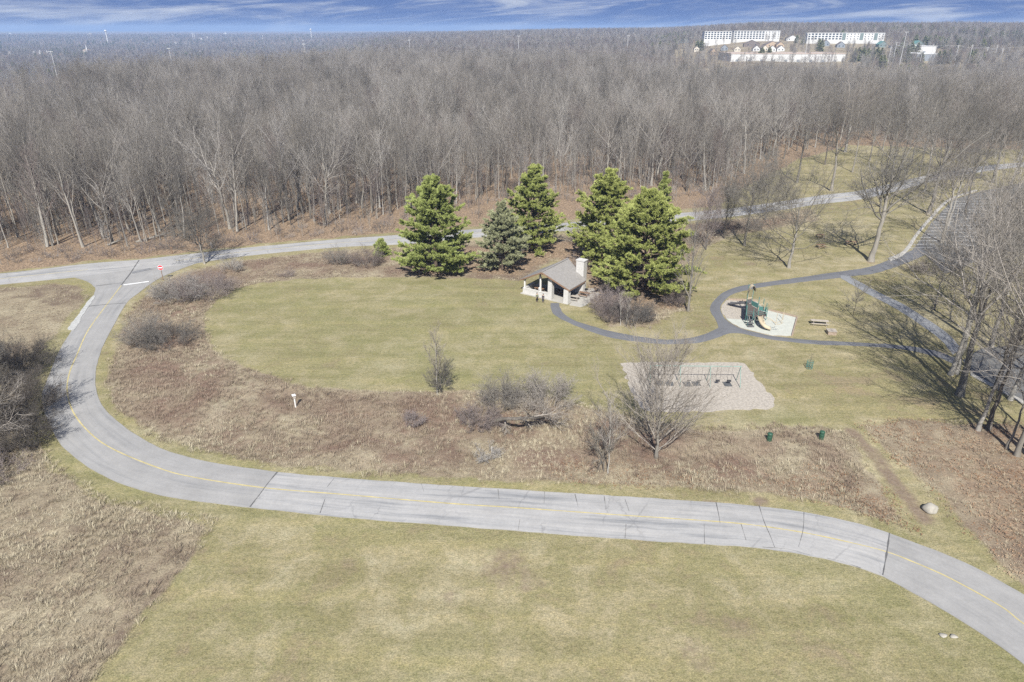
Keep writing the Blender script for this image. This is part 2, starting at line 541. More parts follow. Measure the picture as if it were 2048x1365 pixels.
def needle_material():
    m = NT('pine_needles')
    n = m.noise(m.pos(True), 0.55, 4, 0.65)
    v = m.math('ADD', m.math('MULTIPLY', n, 0.6), m.math('MULTIPLY', m.attr('tip'), 0.4))
    c = m.ramp(v, [(0.22, (0.105, 0.135, 0.044)), (0.42, (0.205, 0.240, 0.074)), (0.60, (0.310, 0.345, 0.110)), (0.8, (0.375, 0.400, 0.155))])
    r = m.rand()
    c = m.mix(1.0, c, m.ramp(r, [(0, (0.86, 0.92, 0.9)), (1, (1.08, 1.05, 1.0))]), 'MULTIPLY')
    m.col(c)
    m.b.inputs['Roughness'].default_value = 0.7
    m.b.inputs['Specular IOR Level'].default_value = 0.2
    return m.mat
M['needles'] = needle_material()
M['needles_dull'] = plain('dull_needles', (0.270, 0.280, 0.160), 0.8, 0.4, 0.7)
M['dry_leaf'] = plain('dry_oak_leaves', (0.22, 0.125, 0.075), 0.9, 0.35, 1.5)
M['tuft'] = tuft_material('dry_meadow_grass', [(0.32, (0.205, 0.162, 0.118)), (0.43, (0.300, 0.252, 0.180)), (0.53, (0.375, 0.328, 0.230)), (0.66, (0.450, 0.402, 0.290))])
M['tuft_red'] = tuft_material('dry_red_brush', [(0.32, (0.185, 0.140, 0.106)), (0.48, (0.268, 0.212, 0.158)), (0.64, (0.345, 0.286, 0.212))])
M['leaf_scatter'] = tuft_material('fallen_leaves', [(0.25, (0.16, 0.085, 0.05)), (0.5, (0.28, 0.17, 0.10)), (0.75, (0.40, 0.30, 0.20))])
# ------------------------------------------------------------------ the layout, read off the photograph
ROAD_OUT = [(95, 758), (86, 780), (84, 800), (90, 828), (102, 856), (123, 891), (169, 930), (225, 961), (299, 986), (369, 1000), (499, 1016),
            (680, 1035), (905, 1053), (1032, 1063), (1243, 1079), (1420, 1090), (1526, 1098), (1621, 1113), (1702, 1132), (1765, 1153),
            (1873, 1213), (1974, 1276), (2048, 1329), (2150, 1410), (2260, 1510)]
ROAD_IN = [(193, 734), (191, 760), (193, 782), (200, 803), (211, 820), (246, 852), (299, 886), (352, 908), (440, 928), (555, 945),
           (680, 956), (905, 972), (1032, 980), (1207, 991), (1350, 1000), (1440, 1006), (1526, 1014), (1613, 1026), (1702, 1044), (1779, 1067),
           (1877, 1104), (1949, 1135), (2048, 1190), (2150, 1252), (2270, 1330)]
UP_OUT = [(123, 548), (150, 556), (172, 563), (186, 572), (190, 582), (176, 614), (141, 665), (116, 707), (95, 758)]
UP_IN = [(440, 512), (380, 532), (330, 552), (302, 568), (278, 586), (253, 607), (229, 649), (207, 691), (193, 734)]
FAR_TOP = [(-420, 572), (-200, 562), (0, 548), (176, 528), (281, 520), (352, 512), (457, 500), (527, 493), (680, 479), (807, 470), (926, 461), (1100, 449),
           (1334, 429), (1438, 420), (1540, 407), (1638, 392), (1719, 382), (1790, 366), (1860, 350), (1941, 336), (2048, 325), (2250, 310)]
FAR_BOT = [(-420, 602), (-200, 588), (0, 570), (176, 553), (281, 543), (352, 534), (457, 517), (527, 509), (680, 495), (807, 489), (926, 478), (1100, 465),
           (1334, 446), (1438, 437), (1540, 424), (1638, 409), (1723, 399), (1800, 381), (1877, 361), (1948, 347), (2048, 334), (2250, 318)]
YELLOW = [(243, 572), (211, 614), (176, 663), (155, 709), (139, 748), (135, 785), (148, 828), (183, 870), (229, 901), (316, 937), (387, 956), (527, 977), (680, 990),
          (905, 1009), (1032, 1017), (1243, 1032), (1380, 1041), (1491, 1050), (1596, 1065), (1684, 1083), (1772, 1105), (1842, 1132), (1899, 1158), (1999, 1213), (2048, 1250), (2160, 1322)]
PATH_A_L = [(1101.6, 607), (1102, 617), (1106, 627), (1116, 635), (1137, 646), (1169, 659), (1210, 673), (1258, 682), (1320, 688.5), (1356, 688.5), (1400, 686), (1440, 674), (1463, 665)]
PATH_A_R = [(1119, 607), (1120, 614), (1123, 622), (1130, 630), (1146, 640), (1177, 651), (1226, 664), (1274, 673), (1320, 679), (1356, 679), (1396, 673), (1430, 660), (1446, 648)]
PATH_B_OUT = [(1440, 662), (1435, 650), (1431, 640), (1422, 625), (1420, 617), (1424, 607), (1437, 592), (1456, 581), (1481, 573), (1513, 567.5), (1561, 561), (1649, 548), (1700, 541), (1747, 532), (1807, 508), (1846, 492)]
PATH_B_IN = [(1464, 650), (1452, 640), (1446, 632), (1442, 624), (1441, 616), (1445, 606), (1455, 596), (1469, 588), (1497, 580), (1545, 572), (1593, 566), (1655, 559), (1705, 553), (1755, 546), (1812, 527), (1852, 510)]
PATH_C_T = [(1450, 640), (1464, 649), (1481, 657), (1513, 666), (1545, 673), (1577, 676.5), (1626, 681), (1720, 686), (1800, 691), (1870, 702), (1925, 722)]
PATH_C_B = [(1444, 672), (1460, 667), (1480, 667.5), (1513, 674), (1545, 680), (1577, 684), (1626, 689), (1720, 693), (1800, 699), (1862, 711), (1918, 733)]
PATH_D_T = [(1690, 548), (1703, 555), (1752, 582), (1812, 612), (1866, 647), (1900, 672), (1925, 700)]
PATH_D_B = [(1676, 553), (1692, 563), (1740, 591), (1800, 623), (1854, 660), (1885, 684), (1905, 710)]
LOT_A = [(1824, 503), (1862, 447), (1905, 400), (1965, 382), (2048, 366), (2300, 352), (2500, 470), (2048, 500), (1975, 512), (1915, 540), (1890, 548), (1852, 512)]
LOT_B = [(1942, 747), (1925, 722), (1965, 696), (2048, 690), (2400, 690), (2600, 1000), (2200, 880), (2048, 803), (1986, 770)]
SWING_PIT = [(1243, 728), (1300, 725), (1400, 726), (1478, 726), (1496, 735), (1520, 768), (1551, 813), (1500, 819), (1420, 822), (1363, 824), (1295, 824), (1275, 806), (1258, 770)]
PLAY_PIT = [(1453, 601), (1513, 604), (1536, 622), (1593, 636), (1583, 672.5), (1545, 672), (1513, 665), (1481, 656), (1464.5, 648), (1451, 636), (1443, 624), (1442, 615)]
PLAY_SAND = [(1452, 637.5), (1487, 640), (1500, 628), (1520, 612), (1536, 622), (1592.5, 636), (1582.5, 672.3), (1545, 671.5), (1513, 664.5), (1481, 655.5), (1464.5, 647.5)]

# rough, unmown ground
MEADOWS = {
 'ring': [(224, 745), (214, 770), (232, 812), (268, 842), (322, 872), (390, 898), (470, 916), (560, 930), (690, 940), (905, 953), (1030, 959), (1215, 968), (1390, 977), (1530, 986), (1640, 1003), (1720, 1022), (1790, 1042),
          (1778, 1010), (1738, 945), (1706, 888), (1690, 866), (1640, 858), (1560, 856), (1500, 858), (1400, 862), (1350, 850), (1290, 845), (1240, 826), (1190, 818), (1130, 800), (1080, 790), (1000, 782), (880, 783), (700, 782),
          (625, 776), (545, 757), (475, 728), (432, 700), (408, 662), (410, 632), (430, 603), (465, 581), (520, 567), (600, 558), (720, 555), (850, 555), (960, 557), (1040, 563), (1052, 556), (1110, 520), (1170, 560), (1190, 600),
          (1192, 628), (1225, 652), (1290, 655), (1325, 640), (1345, 625), (1378, 622), (1352, 590), (1365, 540), (1400, 500), (1470, 470), (1560, 455), (1640, 440), (1620, 418), (1540, 430), (1438, 443), (1334, 452), (1100, 471), (926, 484), (807, 495), (680, 502), (527, 516), (440, 528), (380, 542), (340, 556), (300, 582), (272, 615), (246, 660)],
 'corner': [(-500, 880), (-100, 880), (60, 880), (95, 925), (120, 945), (176, 990), (246, 1009), (300, 1020), (420, 1049), (392, 1090), (350, 1145), (250, 1265), (180, 1365), (110, 1470), (-500, 1470)],
 'triangle': [(-500, 604), (-200, 592), (0, 577), (105, 568), (151, 572), (168, 583), (163, 605), (105, 674), (70, 727), (55, 770), (60, 880), (-500, 880)],
 'leafy': [(1722, 852), (1800, 842), (1900, 845), (2048, 850), (2500, 850), (2700, 1400), (2150, 1235), (2048, 1172), (1985, 1112), (1925, 1050), (1870, 985), (1800, 925)],
}
W = {k: px(v)[:, :2] for k, v in MEADOWS.items()}
WOODS_EDGE = [(-700, 560), (-200, 520), (0, 505), (130, 494), (250, 498), (330, 482), (460, 470), (560, 462), (700, 448), (830, 430), (930, 405), (1050, 395), (1180, 385), (1330, 382), (1445, 388), (1470, 360), (1530, 335), (1600, 305), (1700, 285), (1860, 285), (1960, 290), (2048, 295), (2300, 290), (2700, 300)]
EDGE_W = px(WOODS_EDGE)[:, :2]
WOODS_POLY = np.vstack([EDGE_W, [[6000, EDGE_W[-1][1] + 200], [6000, 9000], [-6000, 9000], [-6000, EDGE_W[0][1] + 20]]])
FAR_TOP_W = px(FAR_TOP)[:, :2]
FLOOR_POLY = np.vstack([px([(u, v - 5) for u, v in FAR_TOP[:13]])[:, :2], px([(1440, 412), (1470, 385), (1540, 350), (1600, 318), (1700, 292), (2048, 300), (2700, 305)])[:, :2], [[6000, 400], [6000, 12000], [-6000, 12000], [-6000, 120]]])
UNDER_PINES = px([(800, 520), (830, 555), (900, 552), (960, 548), (1040, 555), (1110, 518), (1170, 560), (1200, 610), (1345, 620), (1385, 618), (1350, 585), (1350, 520), (1300, 470), (1150, 480), (1000, 492), (820, 498)])[:, :2]

def axis(a, b, step, lo, hi, g=1.17):
    f = list(np.arange(a, b + 1e-6, step))
    s, x = step, f[-1]
    up = []
    while x < hi:
        s *= g; x += s; up.append(x)
    s, x = step, f[0]
    dn = []
    while x > lo:
        s *= g; x -= s; dn.append(x)
    return np.array(dn[::-1] + f + up)

gx = axis(-130, 190, 0.8, -9000, 9000, 1.12)
gy = axis(28, 262, 0.8, -400, 13000, 1.10)
X, Y = np.meshgrid(gx, gy)
Z = height(X, Y)
fx, fy = X.ravel(), Y.ravel()
near = (fx > -260) & (fx < 330) & (fy > 10) & (fy < 400)
sd_m = np.full(fx.shape, -50.0)
for k, poly in W.items():
    d = np.full(fx.shape, -50.0); d[near] = sdist(fx[near], fy[near], poly); sd_m = np.maximum(sd_m, d)
wob = vnoise(fx, fy, 3.0) * 0.5 + vnoise(fx, fy, 1.1) * 0.3
w_meadow = np.clip(0.5 + (sd_m + wob) / 2.2, 0, 1)
floor_in = inpoly(fx, fy, FLOOR_POLY)
sd_f = np.where(floor_in, 50.0, -50.0)
sd_f[near] = sdist(fx[near], fy[near], FLOOR_POLY)
w_leaf = np.clip(0.5 + (sd_f + wob * 2) / 3.0, 0, 1)
_far = (np.abs(fx / np.maximum(fy, 60)) > 0.2) & (fy > 660) & (fy < 1500)
w_leaf = np.where(_far, 0.1, w_leaf)
w_meadow = np.where(_far, 0.75, w_meadow)
d = np.full(fx.shape, -50.0); d[near] = sdist(fx[near], fy[near], UNDER_PINES)
w_leaf = np.maximum(w_leaf, np.clip(0.5 + (d + wob * 2) / 5.0, 0, 1) * 0.85)
d = np.full(fx.shape, -50.0); d[near] = sdist(fx[near], fy[near], W['leafy'])
w_leaf = np.maximum(w_leaf, np.clip(0.5 + (d + wob * 3) / 5.0, 0, 1) * (0.42 + 0.22 * vnoise(fx, fy, 9.0)))
south = px([(1390, 968), (1530, 975), (1640, 992), (1720, 1012), (1790, 1040), (1770, 1000), (1650, 960), (1500, 945), (1380, 950), (1150, 930), (1150, 962)])[:, :2]
d = np.full(fx.shape, -50.0); d[near] = sdist(fx[near], fy[near], south)
w_leaf = np.maximum(w_leaf, np.clip(0.5 + (d + wob * 3) / 4.0, 0, 1) * (0.52 + 0.2 * vnoise(fx, fy, 5.0)))
ROAD_OUT_W, ROAD_IN_W = px(ROAD_OUT)[:, :2], px(ROAD_IN)[:, :2]
w_green = np.zeros(fx.shape)
dr = np.full(fx.shape, 99.0)
dr[near] = np.minimum(distpoly(fx[near], fy[near], ROAD_OUT_W[:14], False), distpoly(fx[near], fy[near], px(UP_OUT)[:, :2], False))
w_green = np.maximum(w_green, np.clip(1 - dr / 5.0, 0, 1) * 0.6)
dr = np.full(fx.shape, 99.0); dr[near] = distpoly(fx[near], fy[near], ROAD_OUT_W[15:], False)
w_green = np.maximum(w_green, np.clip(1 - dr / 7.0, 0, 1) * 0.7)
dr = np.full(fx.shape, 99.0); dr[near] = np.minimum(distpoly(fx[near], fy[near], ROAD_IN_W[:14], False), distpoly(fx[near], fy[near], ROAD_IN_W[17:], False))
w_green = np.maximum(w_green, np.clip(1 - dr / 3.5, 0, 1) * 0.5)
for (u, v, r, a) in [(1130, 640, 6, .8), (1075, 625, 7, .7), (1600, 583, 5, .9), (1580, 838, 4, .9), (620, 590, 14, .55), (760, 640, 16, .4), (520, 650, 14, .5), (980, 590, 10, .5), (330, 1155, 3, .8), (1200, 740, 12, .35), (1180, 800, 6, .5), (1650, 850, 6, .4), (560, 1230, 4, .5), (870, 1320, 5, .4)]:
    c = at(u, v)
    w_green = np.maximum(w_green, a * np.exp(-((fx - c[0]) ** 2 + ((fy - c[1]) / 0.8) ** 2) / r ** 2))
oval = px([(408, 662), (410, 632), (430, 603), (465, 581), (520, 567), (600, 558), (850, 555), (1050, 563), (1100, 620), (1150, 655), (1240, 690), (1250, 800), (1130, 800), (880, 783), (625, 776), (545, 757), (475, 728), (432, 700)])[:, :2]
d = np.full(fx.shape, -50.0); d[near] = sdist(fx[near], fy[near], oval)
w_green = np.maximum(w_green, np.clip(0.5 + d / 6, 0, 1) * 0.60)
w_green *= np.clip(0.75 + 0.5 * vnoise(fx, fy, 4.0), 0, 1.2)
w_dirt = np.zeros(fx.shape)
d = np.full(fx.shape, -50.0); d[near] = sdist(fx[near], fy[near], W['ring'])
w_rust = np.clip(0.2 + d / 4.0, 0, 1)
d = np.full(fx.shape, -50.0); d[near] = sdist(fx[near], fy[near], W['leafy'])
w_rust = np.maximum(w_rust, np.clip(0.2 + d / 5.0, 0, 0.6))
trail = px([(1700, 862), (1745, 905), (1800, 980), (1850, 1040)])[:, :2]
dr = np.full(fx.shape, 99.0); dr[near] = distpoly(fx[near], fy[near], trail, False)
w_dirt = np.maximum(w_dirt, np.clip(1.25 - dr / 1.8, 0, 1) * 0.62)
for (u, v, r, a) in [(1120, 640, 1.5, .5), (1500, 528, 3.0, .55), (1560, 522, 2.5, .5), (1740, 525, 2.0, .6), (1590, 505, 4, .4), (700, 690, 5, .35), (1010, 1130, 4, .55), (1060, 1165, 3, .5), (1400, 1310, 3, .5), (1470, 1255, 2.5, .5), (900, 1195, 3, .45), (1420, 1010, 1.2, .8), (1520, 1003, 1.5, .7), (1580, 998, 1.2, .6)]:
    c = at(u, v)
    w_dirt = np.maximum(w_dirt, a * np.exp(-((fx - c[0]) ** 2 + (fy - c[1]) ** 2) / r ** 2))
# rough ground is not billiard-flat: tussocks in the meadow, faint swells elsewhere
road_keep = np.full(fx.shape, 30.0)
for e in (ROAD_OUT_W, ROAD_IN_W, px(UP_OUT)[:, :2], px(UP_IN)[:, :2], FAR_TOP_W, px(FAR_BOT)[:, :2]):
    road_keep[near] = np.minimum(road_keep[near], distpoly(fx[near], fy[near], e, False))
Zf = Z.ravel() + np.where(near, sstep(0.8, 4.0, road_keep) * w_meadow * 0.16 * (vnoise(fx, fy, 1.7) + 0.6 * vnoise(fx, fy, 0.9)), 0)

V = np.c_[fx, fy, Zf]
ny, nx = X.shape
I = np.arange(ny * nx).reshape(ny, nx)
Q = np.stack([I[:-1, :-1], I[:-1, 1:], I[1:, 1:], I[1:, :-1]], -1).reshape(-1, 4)
qc = V[Q].mean(1)
qn = (qc[:, 0] > -131) & (qc[:, 0] < 191) & (qc[:, 1] > 27) & (qc[:, 1] < 263)
qm = sd_m[Q].mean(1) > 0
qf = sd_f[Q].mean(1) > 0
zone = np.where(~qn, 0, np.where(qf, 3, np.where(qm, 2, 1)))
for zi, nm in ((0, 'terrain'), (1, 'lawn'), (2, 'meadow'), (3, 'forest_floor')):
    f = Q[zone == zi]
    used, inv = np.unique(f, return_inverse=True)
    me = np_mesh(nm, V[used], inv.reshape(-1, 4), M['ground'], smooth=True,
                 attrs={'w_meadow': w_meadow[used], 'w_leaf': w_leaf[used], 'w_green': w_green[used], 'w_dirt': w_dirt[used], 'w_rust': w_rust[used]})
    tag(link(bpy.data.objects.new(nm, me)), kind='structure')

# ------------------------------------------------------------------ roads and paths
def ribbon(name, L, R, mat, z, n, k=6, parent=None, kind='structure', thick=0.0, edge_noise=0.0):
    A, B = catmull(px(L), n), catmull(px(R), n)
    if edge_noise:
        w = B - A; w /= np.linalg.norm(w, axis=1)[:, None]
        A = A - w * (vnoise(A[:, 0], A[:, 1], 1.3)[:, None] * edge_noise)
        B = B + w * (vnoise(B[:, 0] + 40, B[:, 1], 1.3)[:, None] * edge_noise)
    t = np.linspace(0, 1, k + 1)
    P = A[:, None, :] * (1 - t)[None, :, None] + B[:, None, :] * t[None, :, None]
    mid = (A + B) / 2
    s = np.r_[0, np.cumsum(np.linalg.norm(np.diff(mid, axis=0), axis=1))]
    P = P.reshape(-1, 3)
    P[:, 2] = height(P[:, 0], P[:, 1]) + z + np.tile(0.05 * (1 - (2 * t - 1) ** 2), n)
    I = np.arange(n * (k + 1)).reshape(n, k + 1)
    F = np.stack([I[:-1, :-1], I[:-1, 1:], I[1:, 1:], I[1:, :-1]], -1).reshape(-1, 4)
    # skirts down into the ground, so that the slab has a real edge
    e0, e1 = P[I[:, 0]].copy(), P[I[:, -1]].copy()
    e0[:, 2] -= 0.12; e1[:, 2] -= 0.12
    b = len(P)
    P2 = np.vstack([P, e0, e1])
    J0, J1 = b + np.arange(n), b + n + np.arange(n)
    F2 = np.vstack([F, np.stack([I[1:, 0], I[:-1, 0], J0[:-1], J0[1:]], -1)[:, ::-1], np.stack([I[:-1, -1], I[1:, -1], J1[1:], J1[:-1]], -1)[:, ::-1]])
    ss = np.r_[np.repeat(s, k + 1), s, s]; tt = np.r_[np.tile(t, n), np.zeros(n), np.ones(n)]
    # keep faces pointing up
    me = np_mesh(name, P2, F2, mat, smooth=False, attrs={'s': ss, 't': tt})
    if me.polygons[0].normal.z < 0:
        me.flip_normals()
    o = link(bpy.data.objects.new(name, me), parent)
    if parent is None: tag(o, kind=kind)
    return o

iL1 = ROAD_OUT.index((499, 1016)); iR1 = ROAD_IN.index((555, 945))
iL2 = ROAD_OUT.index((1765, 1153)); iR2 = ROAD_IN.index((1779, 1067))
road = ribbon('park_road', UP_OUT + ROAD_OUT[1:iL1 + 1], UP_IN + ROAD_IN[1:iR1 + 1], M['road'], 0.030, 150, 8, edge_noise=0.05)
road_old = ribbon('weathered_road', ROAD_OUT[iL1:iL2 + 1], ROAD_IN[iR1:iR2 + 1], M['road_old'], 0.030, 140, 8, edge_noise=0.06)
road_end = ribbon('park_road', ROAD_OUT[iL2:], ROAD_IN[iR2:], M['road'], 0.030, 60, 8, edge_noise=0.05)
far_road = ribbon('cross_road', FAR_TOP, FAR_BOT, M['road_old'], 0.050, 220, 6, edge_noise=0.06)

def paint_line(name, pts, w, mat, z, n, parent, broken=0.0):
    C = catmull(px(pts), n)
    T = np.gradient(C, axis=0); T /= np.linalg.norm(T, axis=1)[:, None]
    Nn = np.c_[-T[:, 1], T[:, 0], np.zeros(n)]
    ww = w * (1 + broken * vnoise(C[:, 0], C[:, 1], 0.8))[:, None]
    A, B = C + Nn * ww / 2, C - Nn * ww / 2
    P = np.vstack([A, B]); P[:, 2] = height(P[:, 0], P[:, 1]) + z
    i = np.arange(n - 1)
    F = np.stack([i, n + i, n + i + 1, i + 1], -1)
    me = np_mesh(name, P, F, mat)
    if me.polygons[0].normal.z < 0: me.flip_normals()
    return link(bpy.data.objects.new(name, me), parent)

ROADZ = 0.030 + 0.05 + 0.006
paint_line('centre_line', YELLOW[:13], 0.17, M['yellow'], ROADZ, 130, road, 0.2)
paint_line('centre_line', YELLOW[12:22], 0.15, M['yellow'], ROADZ, 120, road_old, 0.4)
paint_line('centre_line', YELLOW[21:], 0.17, M['yellow'], ROADZ, 60, road_end, 0.2)
fm = [((a[0] + b[0]) / 2, (a[1] + b[1]) / 2) for a, b in zip(FAR_TOP, FAR_BOT)]
paint_line('centre_line', fm[:4], 0.16, M['yellow'], 0.108, 60, far_road, 0.4)
paint_line('centre_line', fm[5:], 0.16, M['yellow'], 0.108, 160, far_road, 0.4)
paint_line('stop_line', [(247, 571), (275, 567.5), (299, 564)], 0.6, M['white_paint'], ROADZ + 0.004, 12, road, 0.15)
paint_line('seam', [(554.5, 945.3), (545, 957), (533, 972), (520, 990), (508, 1005), (499.5, 1015.5)], 0.11, M['seal'], ROADZ + 0.004, 24, road_old, 0.6)
paint_line('seam', [(1779, 1067.5), (1775, 1095), (1771, 1120), (1765.5, 1152)], 0.12, M['seal'], ROADZ + 0.004, 24, road_end, 0.6)
paint_line('seam', [(177, 613.5), (215, 610), (252, 607)], 0.16, M['seal'], ROADZ + 0.004, 18, road, 0.5)
paint_line('seam', [(278, 522), (270, 534), (260, 549), (243, 571)], 0.18, M['seal'], 0.114, 24, far_road, 0.5)
paint_line('seam', [(192, 573), (225, 569), (243, 567)], 0.12, M['seal'], ROADZ + 0.004, 18, road, 0.5)
for pts in ([(1432, 1006), (1437, 1030), (1440, 1048)], [(1518, 1012), (1528, 1045), (1541, 1075), (1549, 1096)], [(1608, 1026), (1606, 1060), (1597, 1095)],
            [(996, 980), (998, 1000)], [(1040, 1040), (1036, 1062)], [(1089, 985), (1088, 1010)], [(1150, 990), (1156, 1015)], [(1252, 1050), (1250, 1078)], [(1525, 1096), (1575, 1100), (1620, 1112)], [(1655, 1118), (1690, 1127), (1722, 1138)],
            [(1208, 993), (1212, 1020)], [(1250, 1000), (1258, 1024)], [(1408, 1050), (1409, 1088)], [(1482, 1050), (1492, 1082)], [(842, 968), (848, 985)], [(650, 1000), (640, 1028)], [(668, 958), (655, 975)]):
    paint_line('crack', pts, 0.04, M['seal'], ROADZ + 0.002, 16, road_old, 0.9)
paint_line('asphalt_patch', [(263, 547), (282, 543), (302, 538.5)], 1.3, M['patch'], 0.106, 14, far_road, 0.2)

path_a = ribbon('footpath', PATH_A_L, PATH_A_R, M['path'], 0.020, 90, 3, edge_noise=0.10)
path_b = ribbon('footpath', PATH_B_OUT, PATH_B_IN, M['path'], 0.026, 110, 3, edge_noise=0.10)
path_c = ribbon('footpath', PATH_C_T, PATH_C_B, M['path'], 0.032, 90, 3, edge_noise=0.10)
path_d = ribbon('footpath', PATH_D_T, PATH_D_B, M['path_pale'], 0.022, 60, 3, edge_noise=0.12)

def sheet(name, poly, mat, z, n=160, rough=0.15, parent=None, kind='structure', skirt=0.1, smooth=True):
    P = px(poly)
    if smooth:
        P = catmull(np.vstack([P, P[:1]]), n + 1)[:-1]
    else:
        P = np.vstack([np.linspace(P[i], P[(i + 1) % len(P)], max(2, n // len(P)), endpoint=False) for i in range(len(P))])
    P[:, :2] += np.c_[vnoise(P[:, 0], P[:, 1], 1.0), vnoise(P[:, 0] + 31, P[:, 1] + 7, 1.0)] * rough
    P[:, 2] = z + height(P[:, 0], P[:, 1])
    m = MB(); m.poly([tuple(p) for p in P], skirt)
    o = m.build(name, mat, parent)
    if parent is None: tag(o, kind=kind)
    if o.data.polygons[0].normal.z < 0: o.data.flip_normals()
    return o
sheet('swing_pit', SWING_PIT, M['mulch'], 0.035, 200, 0.35)
play_pit = sheet('play_pit', PLAY_PIT, M['mulch'], 0.045, 160, 0.12, smooth=False)
sheet('safety_surface', PLAY_SAND, M['sand'], 0.055, 160, 0.12, parent=play_pit, smooth=False)
lot_a = sheet('parking_lot', LOT_A, M['lot'], 0.024, 120, 0.1, smooth=False)
lot_b = sheet('parking_lot', LOT_B, M['lot'], 0.024, 120, 0.1, smooth=False)
sheet('gravel_shoulder', [(187, 592), (176, 603), (158, 628), (137, 656), (141, 661), (151, 658), (170, 625), (184, 604), (190, 594)], M['gravel'], 0.075, 90, 0.10)
kb = ribbon('kerb', [(1940, 746), (1986, 770), (2024, 790), (2048, 803), (2200, 880)], [(1941, 752), (1986, 776.5), (2024, 797), (2048, 810), (2200, 889)], M['concrete'], 0.10, 60, 2)
sw = ribbon('sidewalk', [(1776, 517), (1800, 507), (1815, 492), (1829, 471), (1855, 440), (1895, 400), (1950, 380)], [(1781, 524), (1804, 513), (1821, 496), (1835, 473), (1861, 442), (1901, 401.5), (1956, 382)], M['concrete'], 0.10, 80, 2)
# painted stalls of the parking lot
mS = MB(); mS.box((0, 0, 0), (5.0, 0.22, 0.004))
stall_me = None
def stalls(parent, p0, p1, n, ang):
    global stall_me
    a, b = at(*p0), at(*p1)
    for i in range(n):
        p = a + (b - a) * i / (n - 1)
        if stall_me is None:
            o = mS.build('stall_line', M['white_paint'], parent); stall_me = o.data
        else:
            o = link(bpy.data.objects.new('stall_line', stall_me), parent)
        o.location = (p[0], p[1], 0.09 + float(height(p[0], p[1])))
        o.rotation_euler = (0, 0, ang)
stalls(lot_a, (1842, 497), (1921, 404), 17, 0.06)
stalls(lot_a, (1912, 490), (1968, 398), 15, 0.06)
stalls(lot_a, (1950, 492), (2002, 392), 15, 0.06)
stalls(lot_a, (2012, 474), (2036, 398), 12, 0.06)
# ------------------------------------------------------------------ bare trees
class Br:
    """a set of branches: start, direction, length, bend, radii"""
    def __init__(s, p, d, L, b, r0, r1):
        s.p, s.d, s.L, s.b, s.r0, s.r1 = [np.asarray(a, float) for a in (p, d, L, b, r0, r1)]
    def pt(s, i, t):
        return s.p[i] + s.d[i] * (s.L[i] * t)[:, None] + s.b[i] * ((s.L[i] * t ** 2))[:, None]
    def tan(s, i, t):
        v = s.d[i] + s.b[i] * (2 * t)[:, None]
        return v / np.linalg.norm(v, axis=1)[:, None]
    def mesh(s, S, K, wob=0.0, R=None, flare=0.0):
        n = len(s.L)
        t = np.linspace(0, 1, S + 1)
        P = s.p[:, None] + s.d[:, None] * (s.L[:, None] * t)[..., None] + s.b[:, None] * (s.L[:, None] * t ** 2)[..., None]
        if wob and R is not None:
            j = R.normal(0, 1, (n, S + 1, 3)) * (s.L[:, None, None] * wob); j[:, 0] = 0
            P = P + j
        u = np.where(np.abs(s.d[:, 2:3]) < 0.8, np.array([[0, 0, 1.0]]), np.array([[1.0, 0, 0]]))
        a = np.cross(s.d, u); a /= np.linalg.norm(a, axis=1)[:, None]
        b = np.cross(s.d, a); b /= np.linalg.norm(b, axis=1)[:, None]
        r = s.r0[:, None] + (s.r1 - s.r0)[:, None] * t
        if flare: r = r * (1 + flare * np.exp(-t * 14))
        ph = np.arange(K) * 2 * np.pi / K
        ring = a[:, None, None] * np.cos(ph)[None, None, :, None] + b[:, None, None] * np.sin(ph)[None, None, :, None]
        Vv = (P[:, :, None] + ring * r[:, :, None, None]).reshape(-1, 3)
        I = np.arange(n * (S + 1) * K).reshape(n, S + 1, K)
        F = np.stack([I[:, :-1], np.roll(I, -1, 2)[:, :-1], np.roll(I, -1, 2)[:, 1:], I[:, 1:]], -1).reshape(-1, 4)
        return Vv, F

def kids(R, par, n, t0, t1, ang, ratio, up, rr, bend_up=0.0, taper=0.5, rmin=0.008, jitter=0.35):
    N = len(par.L)
    i = np.repeat(np.arange(N), n)
    t = t0 + (t1 - t0) * ((np.tile(np.arange(n), N) + R.random(N * n)) / n)
    T = par.tan(i, t)
    u = np.where(np.abs(T[:, 2:3]) < 0.8, np.array([[0, 0, 1.0]]), np.array([[1.0, 0, 0]]))
    a = np.cross(T, u); a /= np.linalg.norm(a, axis=1)[:, None]; b = np.cross(T, a)
    ph = np.tile(np.arange(n) * 2.39996, N) + np.repeat(R.random(N) * 6.28, n) + R.normal(0, 0.4, N * n)
    al = np.radians(R.uniform(ang[0], ang[1], N * n))
    d = T * np.cos(al)[:, None] + (a * np.cos(ph)[:, None] + b * np.sin(ph)[:, None]) * np.sin(al)[:, None]
    d[:, 2] += up
    d /= np.linalg.norm(d, axis=1)[:, None]
    L = par.L[i] * ratio * (1 - taper * (t - t0) / max(t1 - t0, 1e-6)) * R.uniform(1 - jitter, 1 + jitter, N * n)
    r = (par.r0[i] + (par.r1 - par.r0)[i] * t) * rr * R.uniform(0.75, 1.1, N * n)
    r = np.maximum(r, rmin)
    bd = R.normal(0, 0.10, (N * n, 3)); bd[:, 2] += bend_up
    return Br(par.pt(i, t), d, L, bd, r, r * 0.35)

def join(parts):
    V, F, o = [], [], 0
    for v, f in parts:
        V.append(v); F.append(f + o); o += len(v)
    return np.vstack(V), np.vstack(F)

